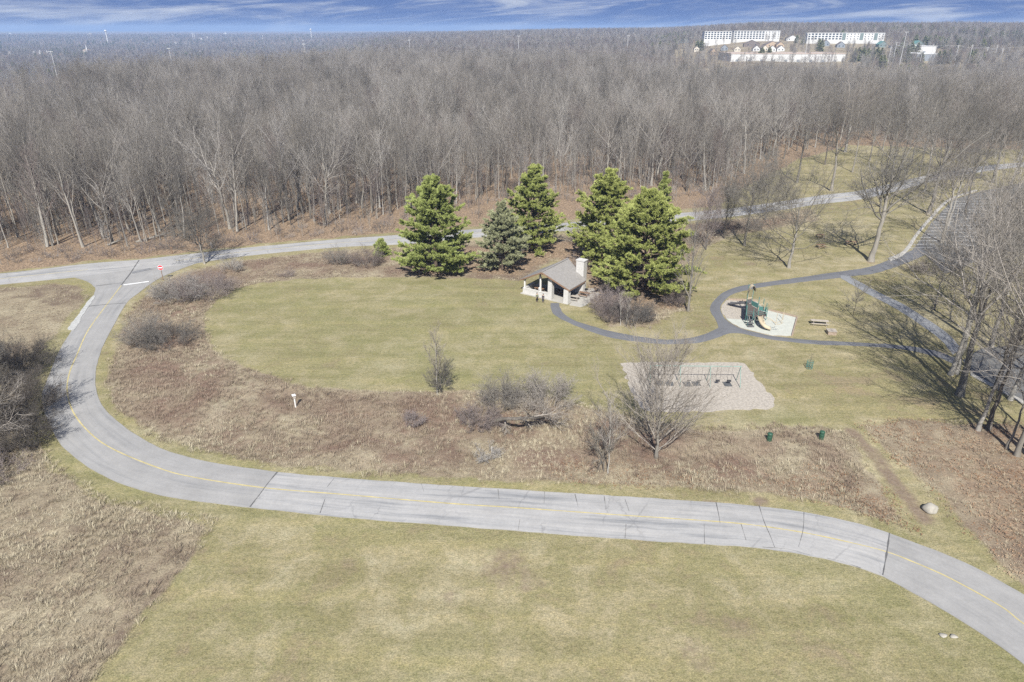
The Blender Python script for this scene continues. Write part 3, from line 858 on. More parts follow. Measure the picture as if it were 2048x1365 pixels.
def tree_forest(seed, H, r, cb=0.42, n1=20, n2=6, n3=7, n4=0, wide=0.20, twig=0.016, lean=0.0, K=7, ang=(22, 46), lift=0.30, curl=0.22):
    """tall woodland tree: straight bole, ascending crown"""
    R = np.random.default_rng(seed)
    tr = Br([[0, 0, -0.4]], [[lean * R.normal(), lean * R.normal(), 1.0]], [H * 0.93], [[R.normal() * 0.03, R.normal() * 0.03, 0]], [r], [r * 0.16])
    tv = tr.mesh(10, K, 0.004, R, 0.5)
    l1 = kids(R, tr, n1, cb, 0.98, ang, wide * 1.35, lift, 0.50, curl, 0.60)
    l2 = kids(R, l1, n2, 0.22, 1.0, (20, 48), 0.52, 0.22, 0.60, 0.14, 0.5, 0.024)
    l3 = kids(R, l2, n3, 0.15, 1.0, (20, 50), 0.52, 0.16, 0.6, 0.08, 0.4, twig)
    parts = [l1.mesh(4, 4, 0.012, R), l2.mesh(2, 3, 0.02, R), l3.mesh(1, 3)]
    if n4:
        l4 = kids(R, l3, n4, 0.2, 1.0, (25, 60), 0.62, 0.06, 0.7, 0.05, 0.3, twig * 0.8)
        parts.append(l4.mesh(1, 3))
    return tv, join(parts)

def tree_open(seed, H, r, fork=0.30, leaders=6, lat=7, spread=0.42, n2=9, n3=8, n4=4, twig=0.014, up=0.30, low=0.16, droop=0.0, K=10):
    """open-grown tree: short thick bole, several leaders, spreading lower limbs"""
    R = np.random.default_rng(seed)
    tr = Br([[0, 0, -0.4]], [[R.normal() * 0.03, R.normal() * 0.03, 1.0]], [H * 0.62], [[R.normal() * 0.04, R.normal() * 0.04, 0]], [r], [r * 0.35])
    tv = tr.mesh(10, K, 0.006, R, 0.55)
    ld = kids(R, tr, leaders, fork / 0.62, 1.0, (24, 54), 0.84, 0.22, 0.62, 0.18, 0.25)
    sd = kids(R, tr, lat, low / 0.62, 0.85, (52, 82), spread * 1.5, 0.10 - droop, 0.46, 0.16, 0.40)
    l1 = Br(*[np.concatenate([getattr(ld, k), getattr(sd, k)]) for k in ('p', 'd', 'L', 'b', 'r0', 'r1')])
    l2 = kids(R, l1, n2, 0.18, 1.0, (25, 60), 0.50, up * 0.45, 0.60, 0.10, 0.5, 0.028)
    l3 = kids(R, l2, n3, 0.15, 1.0, (25, 60), 0.50, up * 0.35, 0.60, 0.06, 0.4, twig * 1.3)
    parts = [l1.mesh(6, 5, 0.014, R), l2.mesh(3, 4, 0.02, R), l3.mesh(2, 3, 0.02, R)]
    if n4:
        l4 = kids(R, l3, n4, 0.2, 1.0, (25, 60), 0.55, 0.08, 0.7, 0.03, 0.3, twig)
        parts.append(l4.mesh(1, 3))
    return tv, join(parts)

def shrub_mesh(seed, H, W_, stems=24, n2=7, n3=6, n4=0, r=0.035, twig=0.012, arch=0.25, base=0.35):
    R = np.random.default_rng(seed)
    ph = R.random(stems) * 6.283; rad = np.sqrt(R.random(stems))
    p = np.c_[np.cos(ph) * rad * W_ * base, np.sin(ph) * rad * W_ * base, np.full(stems, -0.15)]
    d = np.c_[np.cos(ph) * (0.15 + 0.6 * rad) * W_ / H * 0.55, np.sin(ph) * (0.15 + 0.6 * rad) * W_ / H * 0.55, np.ones(stems)] + R.normal(0, 0.10, (stems, 3))
    d /= np.linalg.norm(d, axis=1)[:, None]
    L = H * (1.08 - 0.40 * rad) * R.uniform(0.65, 1.1, stems)
    b = np.c_[np.cos(ph), np.sin(ph), np.full(stems, -0.6)] * arch * rad[:, None]
    st = Br(p, d, L, b, np.full(stems, r) * R.uniform(0.6, 1.2, stems), np.full(stems, r * 0.25))
    l2 = kids(R, st, n2, 0.18, 1.0, (25, 60), 0.42, 0.06, 0.6, 0.02, 0.45, twig * 1.2)
    l3 = kids(R, l2, n3, 0.15, 1.0, (25, 65), 0.50, 0.04, 0.7, 0.0, 0.3, twig)
    sv = st.mesh(4, 4, 0.02, R)
    parts = [l2.mesh(2, 3, 0.02, R), l3.mesh(1, 3)]
    if n4:
        parts.append(kids(R, l3, n4, 0.2, 1.0, (25, 60), 0.6, 0.03, 0.8, 0.0, 0.3, twig * 0.85).mesh(1, 3))
    return sv, join(parts)

def tree_thing(name, label, cat, tv, cv, loc, mt, mc, rz=0.0, group=None, scale=1.0, trunk='trunk', crown='crown'):
    t = thing(name, label, cat, loc, rz, group, scale)
    link(bpy.data.objects.new(trunk, np_mesh(trunk, tv[0], tv[1], mt, smooth=True)), t)
    link(bpy.data.objects.new(crown, np_mesh(crown, cv[0], cv[1], mc, smooth=True)), t)
    return t

# ------------------------------------------------------------------ scattering (for what nobody could count)
def scatter(name, P, rz, scale, variants, idx, label, cat, tilt=None):
    """one object: mesh instances on points, through geometry nodes"""
    coll = bpy.data.collections.new(name + '_sources')
    for i, me in enumerate(variants):
        o = bpy.data.objects.new('%s_source_%02d' % (name, i), me)
        coll.objects.link(o)
    me = bpy.data.meshes.new(name)
    P = np.asarray(P, np.float32)
    me.vertices.add(len(P)); me.vertices.foreach_set('co', P.ravel())
    for nm, typ, dat in (('rz', 'FLOAT', rz), ('sc', 'FLOAT', scale)):
        a = me.attributes.new(nm, typ, 'POINT'); a.data.foreach_set('value', np.asarray(dat, np.float32))
    a = me.attributes.new('vi', 'INT', 'POINT'); a.data.foreach_set('value', np.asarray(idx, np.int32))
    o = link(bpy.data.objects.new(name, me))
    tag(o, label, cat, kind='stuff')
    ng = bpy.data.node_groups.new(name, 'GeometryNodeTree')
    ng.interface.new_socket('Geometry', in_out='INPUT', socket_type='NodeSocketGeometry')
    ng.interface.new_socket('Geometry', in_out='OUTPUT', socket_type='NodeSocketGeometry')
    N, Lk = ng.nodes.new, ng.links.new
    gi, go = N('NodeGroupInput'), N('NodeGroupOutput')
    ci = N('GeometryNodeCollectionInfo'); ci.inputs['Collection'].default_value = coll
    ci.inputs['Separate Children'].default_value = True; ci.inputs['Reset Children'].default_value = True
    ip = N('GeometryNodeInstanceOnPoints'); ip.inputs['Pick Instance'].default_value = True
    def na(nm, dt):
        n = N('GeometryNodeInputNamedAttribute'); n.data_type = dt; n.inputs['Name'].default_value = nm; return n.outputs['Attribute']
    cx = N('ShaderNodeCombineXYZ'); Lk(na('rz', 'FLOAT'), cx.inputs['Z'])
    Lk(gi.outputs[0], ip.inputs['Points']); Lk(ci.outputs[0], ip.inputs['Instance'])
    Lk(na('vi', 'INT'), ip.inputs['Instance Index']); Lk(cx.outputs[0], ip.inputs['Rotation']); Lk(na('sc', 'FLOAT'), ip.inputs['Scale'])
    Lk(ip.outputs[0], go.inputs[0])
    md = o.modifiers.new('scatter', 'NODES'); md.node_group = ng
    return o

def jgrid(x0, x1, y0, y1, step, R):
    a, b = np.meshgrid(np.arange(x0, x1, step), np.arange(y0, y1, step))
    a = a.ravel() + R.uniform(-0.5, 0.5, a.size) * step; b = b.ravel() + R.uniform(-0.5, 0.5, b.size) * step
    return a, b

def one(tv, cv, mt, mc, name='tree'):
    V, F = join([tv, cv])
    return np_mesh(name, V, F, [mt, mc], np.r_[np.zeros(len(tv[1])), np.ones(len(cv[1]))], smooth=True)

# ------------------------------------------------------------------ the woods beyond the cross road
KINDS = []   # (trunk, crown, bark, twig, label, name)
spec = [(21, 23.0, 0.26, .30, 'bark', 'twig', 'slender grey woodland tree with bare ascending crown beyond the road'),
        (22, 25.0, 0.34, .24, 'bark', 'twig', 'stout grey woodland tree with wide bare crown beyond the road'),
        (23, 21.0, 0.20, .40, 'bark_pale', 'twig_pale', 'pale-barked woodland tree with narrow bare crown beyond the road'),
        (24, 22.0, 0.28, .28, 'bark_dark', 'twig', 'dark-barked woodland tree with bare crown beyond the road'),
        (25, 19.0, 0.18, .32, 'bark', 'twig_red', 'thin woodland tree with reddish bare twigs beyond the road'),
        (26, 24.0, 0.30, .40, 'bark_pale', 'twig', 'tall straight pale-trunked woodland tree with high grey crown')]
for (sd, H, r, cb, bm, tm, lab) in spec:
    tv, cv = tree_forest(sd, H, r, cb, n1=17, n2=7, n3=6, n4=1, wide=0.28 if sd != 22 else 0.37, twig=0.012, lean=0.05)
    if sd in (22, 24):      # forked, round-headed trees among the straight ones
        tv, cv = tree_open(sd, H, r, fork=.36, leaders=6, lat=4, spread=.30, n2=8, n3=6, n4=1, low=.34, twig=0.012, K=7)
    KINDS.append((tv, cv, M[bm], M[tm], lab))
FOREST_MESH = [one(*k[:4]) for k in KINDS]
R = np.random.default_rng(77)
ax, ay = jgrid(-620, 720, 130, 760, 5.1, R)
keep = inpoly(ax, ay, WOODS_POLY)
ax, ay = ax[keep], ay[keep]
az = height(ax, ay)
u, v, zc = proj(np.c_[ax, ay, az + 10])
keep = (zc > 10) & (u > -450) & (u < 2500)
# the woods stop at the town on the right and at the valley on the left
aa = ax / ay
lim = np.where(aa > 0.16, 640 + 60 * np.sin(aa * 20), np.where(aa < -0.22, 425 + 335 * np.clip((aa + 0.68) / 0.46, 0, 1) + 25 * np.sin(aa * 40), 760))
keep &= ay < lim
thin = vnoise(ax, ay, 35.0)
keep &= R.random(len(ax)) < np.clip(0.76 + 0.60 * thin + 0.35 * vnoise(ax + 900, ay, 14.0), 0.18, 1)
ax, ay, az = ax[keep], ay[keep], az[keep]
sc = R.uniform(0.58, 1.10, len(ax)) * (1 + 0.08 * vnoise(ax, ay, 60.0))
sc = np.where(R.random(len(ax)) < 0.22, sc * R.uniform(0.45, 0.75, len(ax)), sc)
vi = R.choice(6, len(ax), p=[.30, .20, .08, .20, .14, .08])
rz = R.random(len(ax)) * 6.283
u, v, zc = proj(np.c_[ax, ay, az + 6])
vis = (u > -10) & (u < 2058)
size = np.where(vis, sc * 22 / zc, 0)
order = np.argsort(-size)
first = order[:300]
rest = order[300:]
protos = {}
for i in first:
    k = int(vi[i])
    loc = (ax[i], ay[i], az[i])
    if k not in protos:
        tv, cv, bm, tm, lab = KINDS[k]
        protos[k] = tree_thing('woodland_tree', lab, 'tree', tv, cv, loc, bm, tm, rz[i], 'bare trees along the front of the woods', sc[i])
    else:
        copy_tree(protos[k], loc, rz[i], sc[i])
scatter('bare_woods', np.c_[ax, ay, az][rest], rz[rest], sc[rest], FOREST_MESH, vi[rest], 'grey bare deciduous woods stretching back from the road', 'woods')

# saplings and brush under the trees
SAP = []
for sd, H in ((31, 7.0), (32, 9.0), (33, 5.0), (34, 14.0), (35, 17.0)):
    tv, cv = tree_forest(sd, H, 0.05 if H < 10 else 0.10, 0.25 if H < 10 else 0.55, n1=12, n2=4, n3=4, wide=0.22, twig=0.011, lean=0.03, K=4)
    SAP.append(one(tv, cv, M['twig_pale'] if sd == 33 else (M['bark_pale'] if sd == 35 else M['bark']), M['twig_red'] if sd == 32 else M['twig'], 'sapling'))
for sd, H, Wd in ((41, 2.2, 2.4), (42, 1.6, 2.0)):
    sv, cv = shrub_mesh(sd, H, Wd, 12, 4, 4, twig=0.012)
    SAP.append(one(sv, cv, M['twig_red'], M['twig_red'] if sd == 41 else M['twig'], 'brush'))
R = np.random.default_rng(78)
bx, by = jgrid(-260, 330, 130, 420, 2.6, R)
keep = inpoly(bx, by, FLOOR_POLY) & (distpoly(bx, by, FAR_TOP_W, False) > 3.0)
bx, by = bx[keep], by[keep]
front = inpoly(bx, by, WOODS_POLY)
px_u, px_v, _ = proj(np.c_[bx, by, bx * 0])
grassy = inpoly(px_u, px_v, [(860, 500), (870, 432), (1000, 405), (1300, 400), (1445, 392), (1445, 430), (1300, 450), (900, 475)])
prob = np.where(front, 0.95, 0.85) * np.where(grassy, 0.10, 1.0) * np.where((px_u > 1480) & (px_v > 285), 0.10, 1.0)
keep = R.random(len(bx)) < prob
bx, by, front = bx[keep], by[keep], front[keep]
vi2 = np.where(front, R.choice(7, len(bx), p=[.22, .16, .14, .14, .10, .13, .11]), R.choice(7, len(bx), p=[.10, .05, .16, .01, .0, .36, .32]))
scatter('undergrowth', np.c_[bx, by, height(bx, by)], R.random(len(bx)) * 6.28, R.uniform(0.6, 1.35, len(bx)), SAP, vi2, 'thin saplings and brush under the woodland trees', 'undergrowth')

# ------------------------------------------------------------------ dry grass and brush of the meadow
def tuft_mesh(name, seed, H, n, mat, spread=0.22, w=0.035, lean=0.5):
    R = np.random.default_rng(seed)
    ph = R.random(n) * 6.283; d = np.c_[np.cos(ph), np.sin(ph)]
    base = d * (R.random(n) * spread)[:, None]
    h = H * R.uniform(0.5, 1.1, n); ln = R.uniform(0.1, lean, n) * h
    side = np.c_[-d[:, 1], d[:, 0]]
    ww = w * R.uniform(0.6, 1.2, n)
    b0 = np.c_[base - side * ww[:, None] / 2, np.full(n, -0.05)]
    b1 = np.c_[base + side * ww[:, None] / 2, np.full(n, -0.05)]
    m0 = np.c_[base + d * (ln * 0.35)[:, None] - side * ww[:, None] * 0.4, h * 0.62]
    m1 = np.c_[base + d * (ln * 0.35)[:, None] + side * ww[:, None] * 0.4, h * 0.62]
    tp = np.c_[base + d * ln[:, None], h * R.uniform(0.8, 1.0, n)]
    Vv = np.vstack([b0, b1, m0, m1, tp])
    i = np.arange(n)
    return np_mesh(name, Vv, [np.stack([i, n + i, 3 * n + i, 2 * n + i], -1), np.stack([2 * n + i, 3 * n + i, 4 * n + i], -1)], mat)
TUFT = [tuft_mesh('tuft', 61, 0.42, 26, M['tuft'], 0.36, 0.026, 1.1), tuft_mesh('tuft', 62, 0.55, 26, M['tuft'], 0.38, 0.028, 1.2), tuft_mesh('tuft', 63, 0.30, 28, M['tuft'], 0.42, 0.032, 1.4),
        tuft_mesh('tuft', 64, 0.50, 24, M['tuft_red'], 0.36, 0.024, 0.9), tuft_mesh('tuft', 65, 0.72, 20, M['tuft_red'], 0.36, 0.022, 0.8)]
R = np.random.default_rng(80)
gx_, gy_ = jgrid(-140, 150, 30, 190, 0.48, R)
d = np.full(gx_.shape, -9.0)
for k, poly in W.items():
    s_ = sdist(gx_, gy_, poly)
    if k == 'leafy': s_ = np.where(R.random(len(gx_)) < 0.45, s_, -9)
    d = np.maximum(d, s_)
up_ = inpoly(gx_, gy_, UNDER_PINES) & (R.random(len(gx_)) < 0.8)
for e in (ROAD_OUT_W, ROAD_IN_W, px(UP_OUT)[:, :2], px(UP_IN)[:, :2], px(FAR_BOT)[:, :2]):
    d = np.minimum(d, np.where(distpoly(gx_, gy_, e, False) < 0.7, -1, 99))
dens = np.clip(0.80 + 0.40 * vnoise(gx_, gy_, 4.0) + 0.2 * vnoise(gx_, gy_, 1.5), 0.40, 1.0)
u, v, zc = proj(np.c_[gx_, gy_, gx_ * 0])
keep = (d + 0.7 * vnoise(gx_, gy_, 1.6) > np.where((v < 790) & (u > 400) & (u < 1100), 0.0, -0.6)) & ~up_ & (R.random(len(gx_)) < dens) & (u > -250) & (u < 2300) & (v < 1560)
gx_, gy_ = gx_[keep], gy_[keep]
redn = vnoise(gx_, gy_, 11.0) + 0.35 * vnoise(gx_, gy_, 3.0) + R.normal(0, 0.25, len(gx_))
u, v, zc = proj(np.c_[gx_, gy_, gx_ * 0])
ring_in = sdist(gx_, gy_, W['ring'])
redn = redn + np.where(ring_in > 1.5, 0.45, 0) + np.where((u < 620) & (v > 640) & (v < 800), 0.3, 0) - np.where(v > 925, 0.45, 0)
tv_ = np.where(redn > 0.30, R.choice([3, 4], len(gx_), p=[.65, .35]), R.choice([0, 1, 2], len(gx_), p=[.4, .25, .35]))
short = np.where((u < 170) & (v < 730), 0.45, 1.0) * np.where((u > 1720) & (v > 840), 0.7, 1.0) * np.where((v < 560) & (u > 300), 0.75, 1.0)
scatter('dry_meadow_grass', np.c_[gx_, gy_, height(gx_, gy_)], R.random(len(gx_)) * 6.28, R.uniform(0.55, 1.15, len(gx_)) * short, TUFT, tv_, 'tall dry tan and rust grass of the unmown meadow', 'grass')

# fallen leaves on the rough ground by the trail and along the road
def leaf_mesh(seed, n=14):
    R = np.random.default_rng(seed)
    c = R.uniform(-0.5, 0.5, (n, 2)); ph = R.random(n) * 6.28; s = R.uniform(0.05, 0.095, n)
    Vv, F = [], []
    for i in range(n):
        a = np.array((math.cos(ph[i]), math.sin(ph[i]))); b = np.array((-a[1], a[0]))
        z = R.uniform(0.02, 0.07, 5)
        for k, (p, q) in enumerate(((-1, 0), (0, -.6), (1, 0), (0, .6))):
            w_ = c[i] + a * p * s[i] + b * q * s[i]
            Vv.append((w_[0], w_[1], z[k]))
        F.append((4 * i, 4 * i + 1, 4 * i + 2, 4 * i + 3))
    return np_mesh('leaves', np.array(Vv), np.array(F), M['leaf_scatter'])
R = np.random.default_rng(81)
lx, ly = jgrid(-20, 120, 45, 110, 0.85, R)
k1 = sdist(lx, ly, W['leafy']) > -0.5
k2 = sdist(lx, ly, south) + 2 * vnoise(lx, ly, 3.0) > -1.0
keep = (k1 | k2) & (R.random(len(lx)) < np.clip(0.7 + 0.5 * vnoise(lx, ly, 5.0), 0.1, 1))
keep &= (distpoly(lx, ly, ROAD_IN_W, False) > 1.5)
lx, ly = lx[keep], ly[keep]
scatter('fallen_leaves', np.c_[lx, ly, height(lx, ly) + 0.06], R.random(len(lx)) * 6.28, R.uniform(0.8, 1.3, len(lx)), [leaf_mesh(1), leaf_mesh(2)], R.integers(0, 2, len(lx)), 'pale brown fallen leaves lying on the rough ground', 'leaves')
# ------------------------------------------------------------------ single trees and shrubs of the park
def ground(u, v):
    p = at(u, v); p[2] = float(height(p[0], p[1])); return p

PARK_TREES = [
 # u, v (foot), seed, H, r, kind, bark, twig, name, label
 (1742, 523, 101, 25.0, 0.62, dict(fork=.28, leaders=7, lat=6, spread=.40, n2=11, n3=9, n4=4, low=.24), 'bark', 'twig_park', 'oak_tree', 'huge open-grown bare tree with thick bole beside the sidewalk'),
 (1578, 536, 102, 17.5, 0.34, dict(fork=.40, leaders=5, lat=11, spread=.52, n2=8, n3=7, n4=3, low=.17, droop=.10), 'bark', 'twig_park', 'oak_tree', 'bare tree with long level lower limbs above the playground path'),
 (1489, 492, 103, 18.5, 0.30, dict(fork=.36, leaders=6, lat=9, spread=.36, n2=10, n3=9, n4=4, low=.22), 'bark', 'twig_park', 'maple_tree', 'dense grey bare tree at the back of the lawn'),
 (1376, 623, 104, 15.5, 0.24, dict(fork=.42, leaders=4, lat=12, spread=.34, n2=8, n3=7, n4=3, low=.14), 'bark', 'twig_pale', 'maple_tree', 'bare tree with fine grey twigs right of the pines beside the path'),
 (1663, 382, 105, 24.0, 0.50, dict(fork=.30, leaders=6, lat=6, spread=.36, n2=10, n3=8, n4=3, low=.24), 'bark', 'twig_park', 'maple_tree', 'leaning bare tree on the grass just beyond the cross road'),
 (1594, 366, 106, 23.0, 0.36, dict(fork=.40, leaders=5, lat=5, spread=.30, n2=10, n3=8, n4=3, low=.30), 'bark', 'twig_park', 'maple_tree', 'slim bare tree on the leafy grass beyond the cross road'),
 (1411, 500, 107, 9.5, 0.16, dict(fork=.22, leaders=7, lat=9, spread=.36, n2=9, n3=9, n4=5, low=.14), 'bark_dark', 'twig_red', 'crab_apple_tree', 'small round-headed bare tree beside the pines'),
 (1448, 478, 108, 10.0, 0.16, dict(fork=.24, leaders=6, lat=9, spread=.40, n2=9, n3=8, n4=5, low=.14), 'bark_dark', 'twig_park', 'crab_apple_tree', 'small bushy bare tree close to the cross road'),
 (1530, 440, 109, 13.0, 0.20, dict(fork=.26, leaders=7, lat=8, spread=.36, n2=9, n3=8, n4=4, low=.16), 'bark', 'twig_park', 'maple_tree', 'misty grey bare tree in the reddish brush by the cross road'),
 (1880, 352, 110, 22.0, 0.34, dict(fork=.30, leaders=6, lat=6, spread=.36, n2=10, n3=8, n4=3, low=.24), 'bark', 'twig_park', 'maple_tree', 'bare tree at the bend of the cross road above the parking lot'),
 (1795, 360, 111, 20.0, 0.30, dict(fork=.30, leaders=6, lat=6, spread=.36, n2=10, n3=8, n4=3, low=.24), 'bark_dark', 'twig_park', 'maple_tree', 'dark bare tree between the cross road and the woods edge'),
 (1960, 356, 112, 20.0, 0.30, dict(fork=.32, leaders=6, lat=6, spread=.34, n2=10, n3=8, n4=3, low=.24), 'bark', 'twig_pale', 'maple_tree', 'pale bare tree on the strip between cross road and parking lot'),
 (2035, 350, 113, 19.0, 0.30, dict(fork=.32, leaders=6, lat=6, spread=.34, n2=10, n3=8, n4=3, low=.24), 'bark', 'twig_park', 'maple_tree', 'grey bare tree over the far corner of the parking lot'),
 (1919, 791, 114, 23.5, 0.52, dict(fork=.22, leaders=7, lat=6, spread=.36, n2=11, n3=8, n4=3, low=.20, twig=.012), 'bark', 'twig_pale', 'maple_tree', 'great grey bare tree with leaning trunk near the kerb'),
 (1900, 750, 115, 21.0, 0.34, dict(fork=.22, leaders=6, lat=6, spread=.34, n2=10, n3=8, n4=3, low=.20, twig=.012), 'bark_pale', 'twig_pale', 'maple_tree', 'pale bare tree where the footpath meets the lot, left of its twin'),
 (1911, 748, 116, 22.0, 0.32, dict(fork=.28, leaders=6, lat=5, spread=.34, n2=10, n3=8, n4=3, low=.26, twig=.012), 'bark_pale', 'twig_park', 'maple_tree', 'bare tree with grey twigs, twin of the pale tree by the footpath'),
 (1956, 861, 117, 20.0, 0.27, dict(fork=.30, leaders=5, lat=5, spread=.34, n2=9, n3=8, n4=3, low=.26, twig=.012), 'bark', 'twig_pale', 'maple_tree', 'grey bare tree on the leaf-strewn bank, touching its darker twin'),
 (1976, 860, 118, 21.0, 0.30, dict(fork=.34, leaders=5, lat=5, spread=.32, n2=9, n3=8, n4=3, low=.30, twig=.012), 'bark_dark', 'twig_park', 'maple_tree', 'dark-trunked bare tree on the leaf-strewn bank'),
 (2034, 912, 119, 20.0, 0.32, dict(fork=.30, leaders=5, lat=6, spread=.36, n2=9, n3=8, n4=3, low=.24, twig=.012), 'bark', 'twig_pale', 'maple_tree', 'bare tree at the low end of the leaf-strewn bank'),
 (2014, 898, 120, 15.0, 0.18, dict(fork=.34, leaders=4, lat=6, spread=.34, n2=9, n3=7, n4=3, low=.26, twig=.011), 'bark', 'twig_pale', 'maple_tree', 'thin young bare tree at the low end of the bank'),
 (1930, 672, 121, 22.0, 0.40, dict(fork=.24, leaders=6, lat=6, spread=.36, n2=10, n3=8, n4=3, low=.22), 'bark_pale', 'twig_pale', 'maple_tree', 'pale stout bare tree standing beside the diagonal footpath'),
 (1981, 694, 122, 23.0, 0.38, dict(fork=.28, leaders=6, lat=6, spread=.36, n2=10, n3=8, n4=3, low=.24), 'bark', 'twig_pale', 'maple_tree', 'bare tree on the grass island between the two parking lots'),
 (2030, 690, 123, 22.0, 0.34, dict(fork=.28, leaders=6, lat=6, spread=.36, n2=10, n3=8, n4=3, low=.24), 'bark_dark', 'twig_park', 'maple_tree', 'dark bare tree at the edge of the lower parking lot'),
 (1948, 600, 124, 19.0, 0.26, dict(fork=.30, leaders=6, lat=6, spread=.34, n2=10, n3=8, n4=3, low=.22), 'bark', 'twig_park', 'maple_tree', 'grey bare tree on the grass below the upper parking lot'),
 (2016, 590, 125, 20.0, 0.28, dict(fork=.30, leaders=6, lat=6, spread=.34, n2=10, n3=8, n4=3, low=.22), 'bark_pale', 'twig_pale', 'maple_tree', 'pale bare tree on the grass below the upper parking lot'),
 (2090, 760, 126, 22.0, 0.36, dict(fork=.28, leaders=6, lat=6, spread=.36, n2=10, n3=8, n4=3, low=.24), 'bark', 'twig_pale', 'maple_tree', 'bare tree reaching over the lower parking lot'),
 (1705, 632, 127, 6.2, 0.07, dict(fork=.35, leaders=4, lat=8, spread=.30, n2=6, n3=5, n4=0, low=.22, twig=.010), 'bark_dark', 'twig_park', 'young_tree', 'small young bare tree alone on the grass near the picnic table'),
 (1313, 915, 128, 11.0, 0.22, dict(fork=.22, leaders=11, lat=14, spread=.34, n2=9, n3=8, n4=3, low=.08, twig=.010), 'bark', 'twig_pale', 'maple_tree', 'wide many-branched bare tree in the meadow before the swings'),
 (1216, 948, 129, 9.0, 0.09, dict(fork=.40, leaders=3, lat=7, spread=.24, n2=7, n3=6, n4=2, low=.26, twig=.008), 'bark_pale', 'twig_pale', 'young_tree', 'slim pale young tree in the meadow close to the road'),
 (1207, 944, 130, 7.5, 0.08, dict(fork=.30, leaders=4, lat=7, spread=.30, n2=7, n3=6, n4=2, low=.20, twig=.008), 'bark_dark', 'twig_park', 'young_tree', 'dark young tree leaning beside a slim pale one'),
 (875, 790, 131, 8.4, 0.10, dict(fork=.45, leaders=3, lat=7, spread=.20, n2=6, n3=6, n4=2, low=.30, twig=.007), 'bark_pale', 'twig_pale', 'birch_tree', 'slim white-trunked young tree at the edge of the mown oval'),
 (882, 785, 132, 5.0, 0.09, dict(fork=.22, leaders=5, lat=8, spread=.40, n2=8, n3=7, n4=3, low=.14, twig=.009), 'bark_dark', 'twig_park', 'hawthorn_tree', 'low dark bushy tree against the white-trunked young tree'),
 (410, 528, 133, 11.0, 0.24, dict(fork=.16, leaders=9, lat=8, spread=.46, n2=8, n3=7, n4=3, low=.10), 'bark', 'twig_park', 'maple_tree', 'low-forked bare tree at the corner where the roads meet'),
 (-45, 905, 134, 10.5, 0.20, dict(fork=.18, leaders=7, lat=10, spread=.42, n2=9, n3=8, n4=3, low=.10, twig=.010), 'bark', 'twig_pale', 'maple_tree', 'pale-branched bare tree in the thicket at the bend of the road'),
 (1822, 330, 136, 21.0, 0.30, dict(fork=.30, leaders=6, lat=6, spread=.34, n2=9, n3=8, n4=2, low=.24), 'bark', 'twig_park', 'maple_tree', 'bare tree on the grass where woods and cross road draw close'),
 (1915, 322, 137, 20.0, 0.28, dict(fork=.30, leaders=6, lat=6, spread=.34, n2=9, n3=8, n4=2, low=.24), 'bark_dark', 'twig_park', 'maple_tree', 'dark bare tree beyond the bend of the cross road'),
 (1990, 316, 138, 21.0, 0.30, dict(fork=.30, leaders=6, lat=6, spread=.34, n2=9, n3=8, n4=2, low=.24), 'bark', 'twig_red', 'maple_tree', 'reddish bare tree beyond the far end of the cross road'),
 (1740, 322, 139, 22.0, 0.32, dict(fork=.30, leaders=6, lat=6, spread=.34, n2=9, n3=8, n4=2, low=.24), 'bark', 'twig_park', 'maple_tree', 'bare tree on the grassy strip before the woods'),
 (1930, 395, 140, 17.0, 0.24, dict(fork=.28, leaders=6, lat=6, spread=.36, n2=9, n3=8, n4=2, low=.20), 'bark', 'twig_park', 'maple_tree', 'grey bare tree leaning over the parking stalls'),
 (1880, 400, 143, 13.0, 0.18, dict(fork=.26, leaders=6, lat=8, spread=.38, n2=9, n3=8, n4=2, low=.16), 'bark', 'twig_red', 'maple_tree', 'small reddish bare tree beside the sidewalk'),
 (1868, 620, 144, 14.0, 0.16, dict(fork=.30, leaders=5, lat=7, spread=.40, n2=9, n3=7, n4=2, low=.18, twig=.011), 'bark', 'twig_park', 'maple_tree', 'slender bare tree over the diagonal footpath'),
 (2020, 800, 145, 21.0, 0.30, dict(fork=.28, leaders=6, lat=6, spread=.36, n2=9, n3=8, n4=2, low=.24, twig=.011), 'bark_pale', 'twig_pale', 'maple_tree', 'pale bare tree directly on the kerb of the lower lot'),
 (-30, 800, 135, 8.5, 0.17, dict(fork=.18, leaders=7, lat=9, spread=.42, n2=9, n3=8, n4=4, low=.10, twig=.011), 'bark_dark', 'twig_park', 'hawthorn_tree', 'dark bare tree rising from the thicket at the bend of the road'),
]
LOT_SRC = []
def BASE_NAME(nm):
    return max((o for o in bpy.data.objects if o.type == 'EMPTY' and o.name.split('.')[0] == nm), key=lambda o: o.name).name
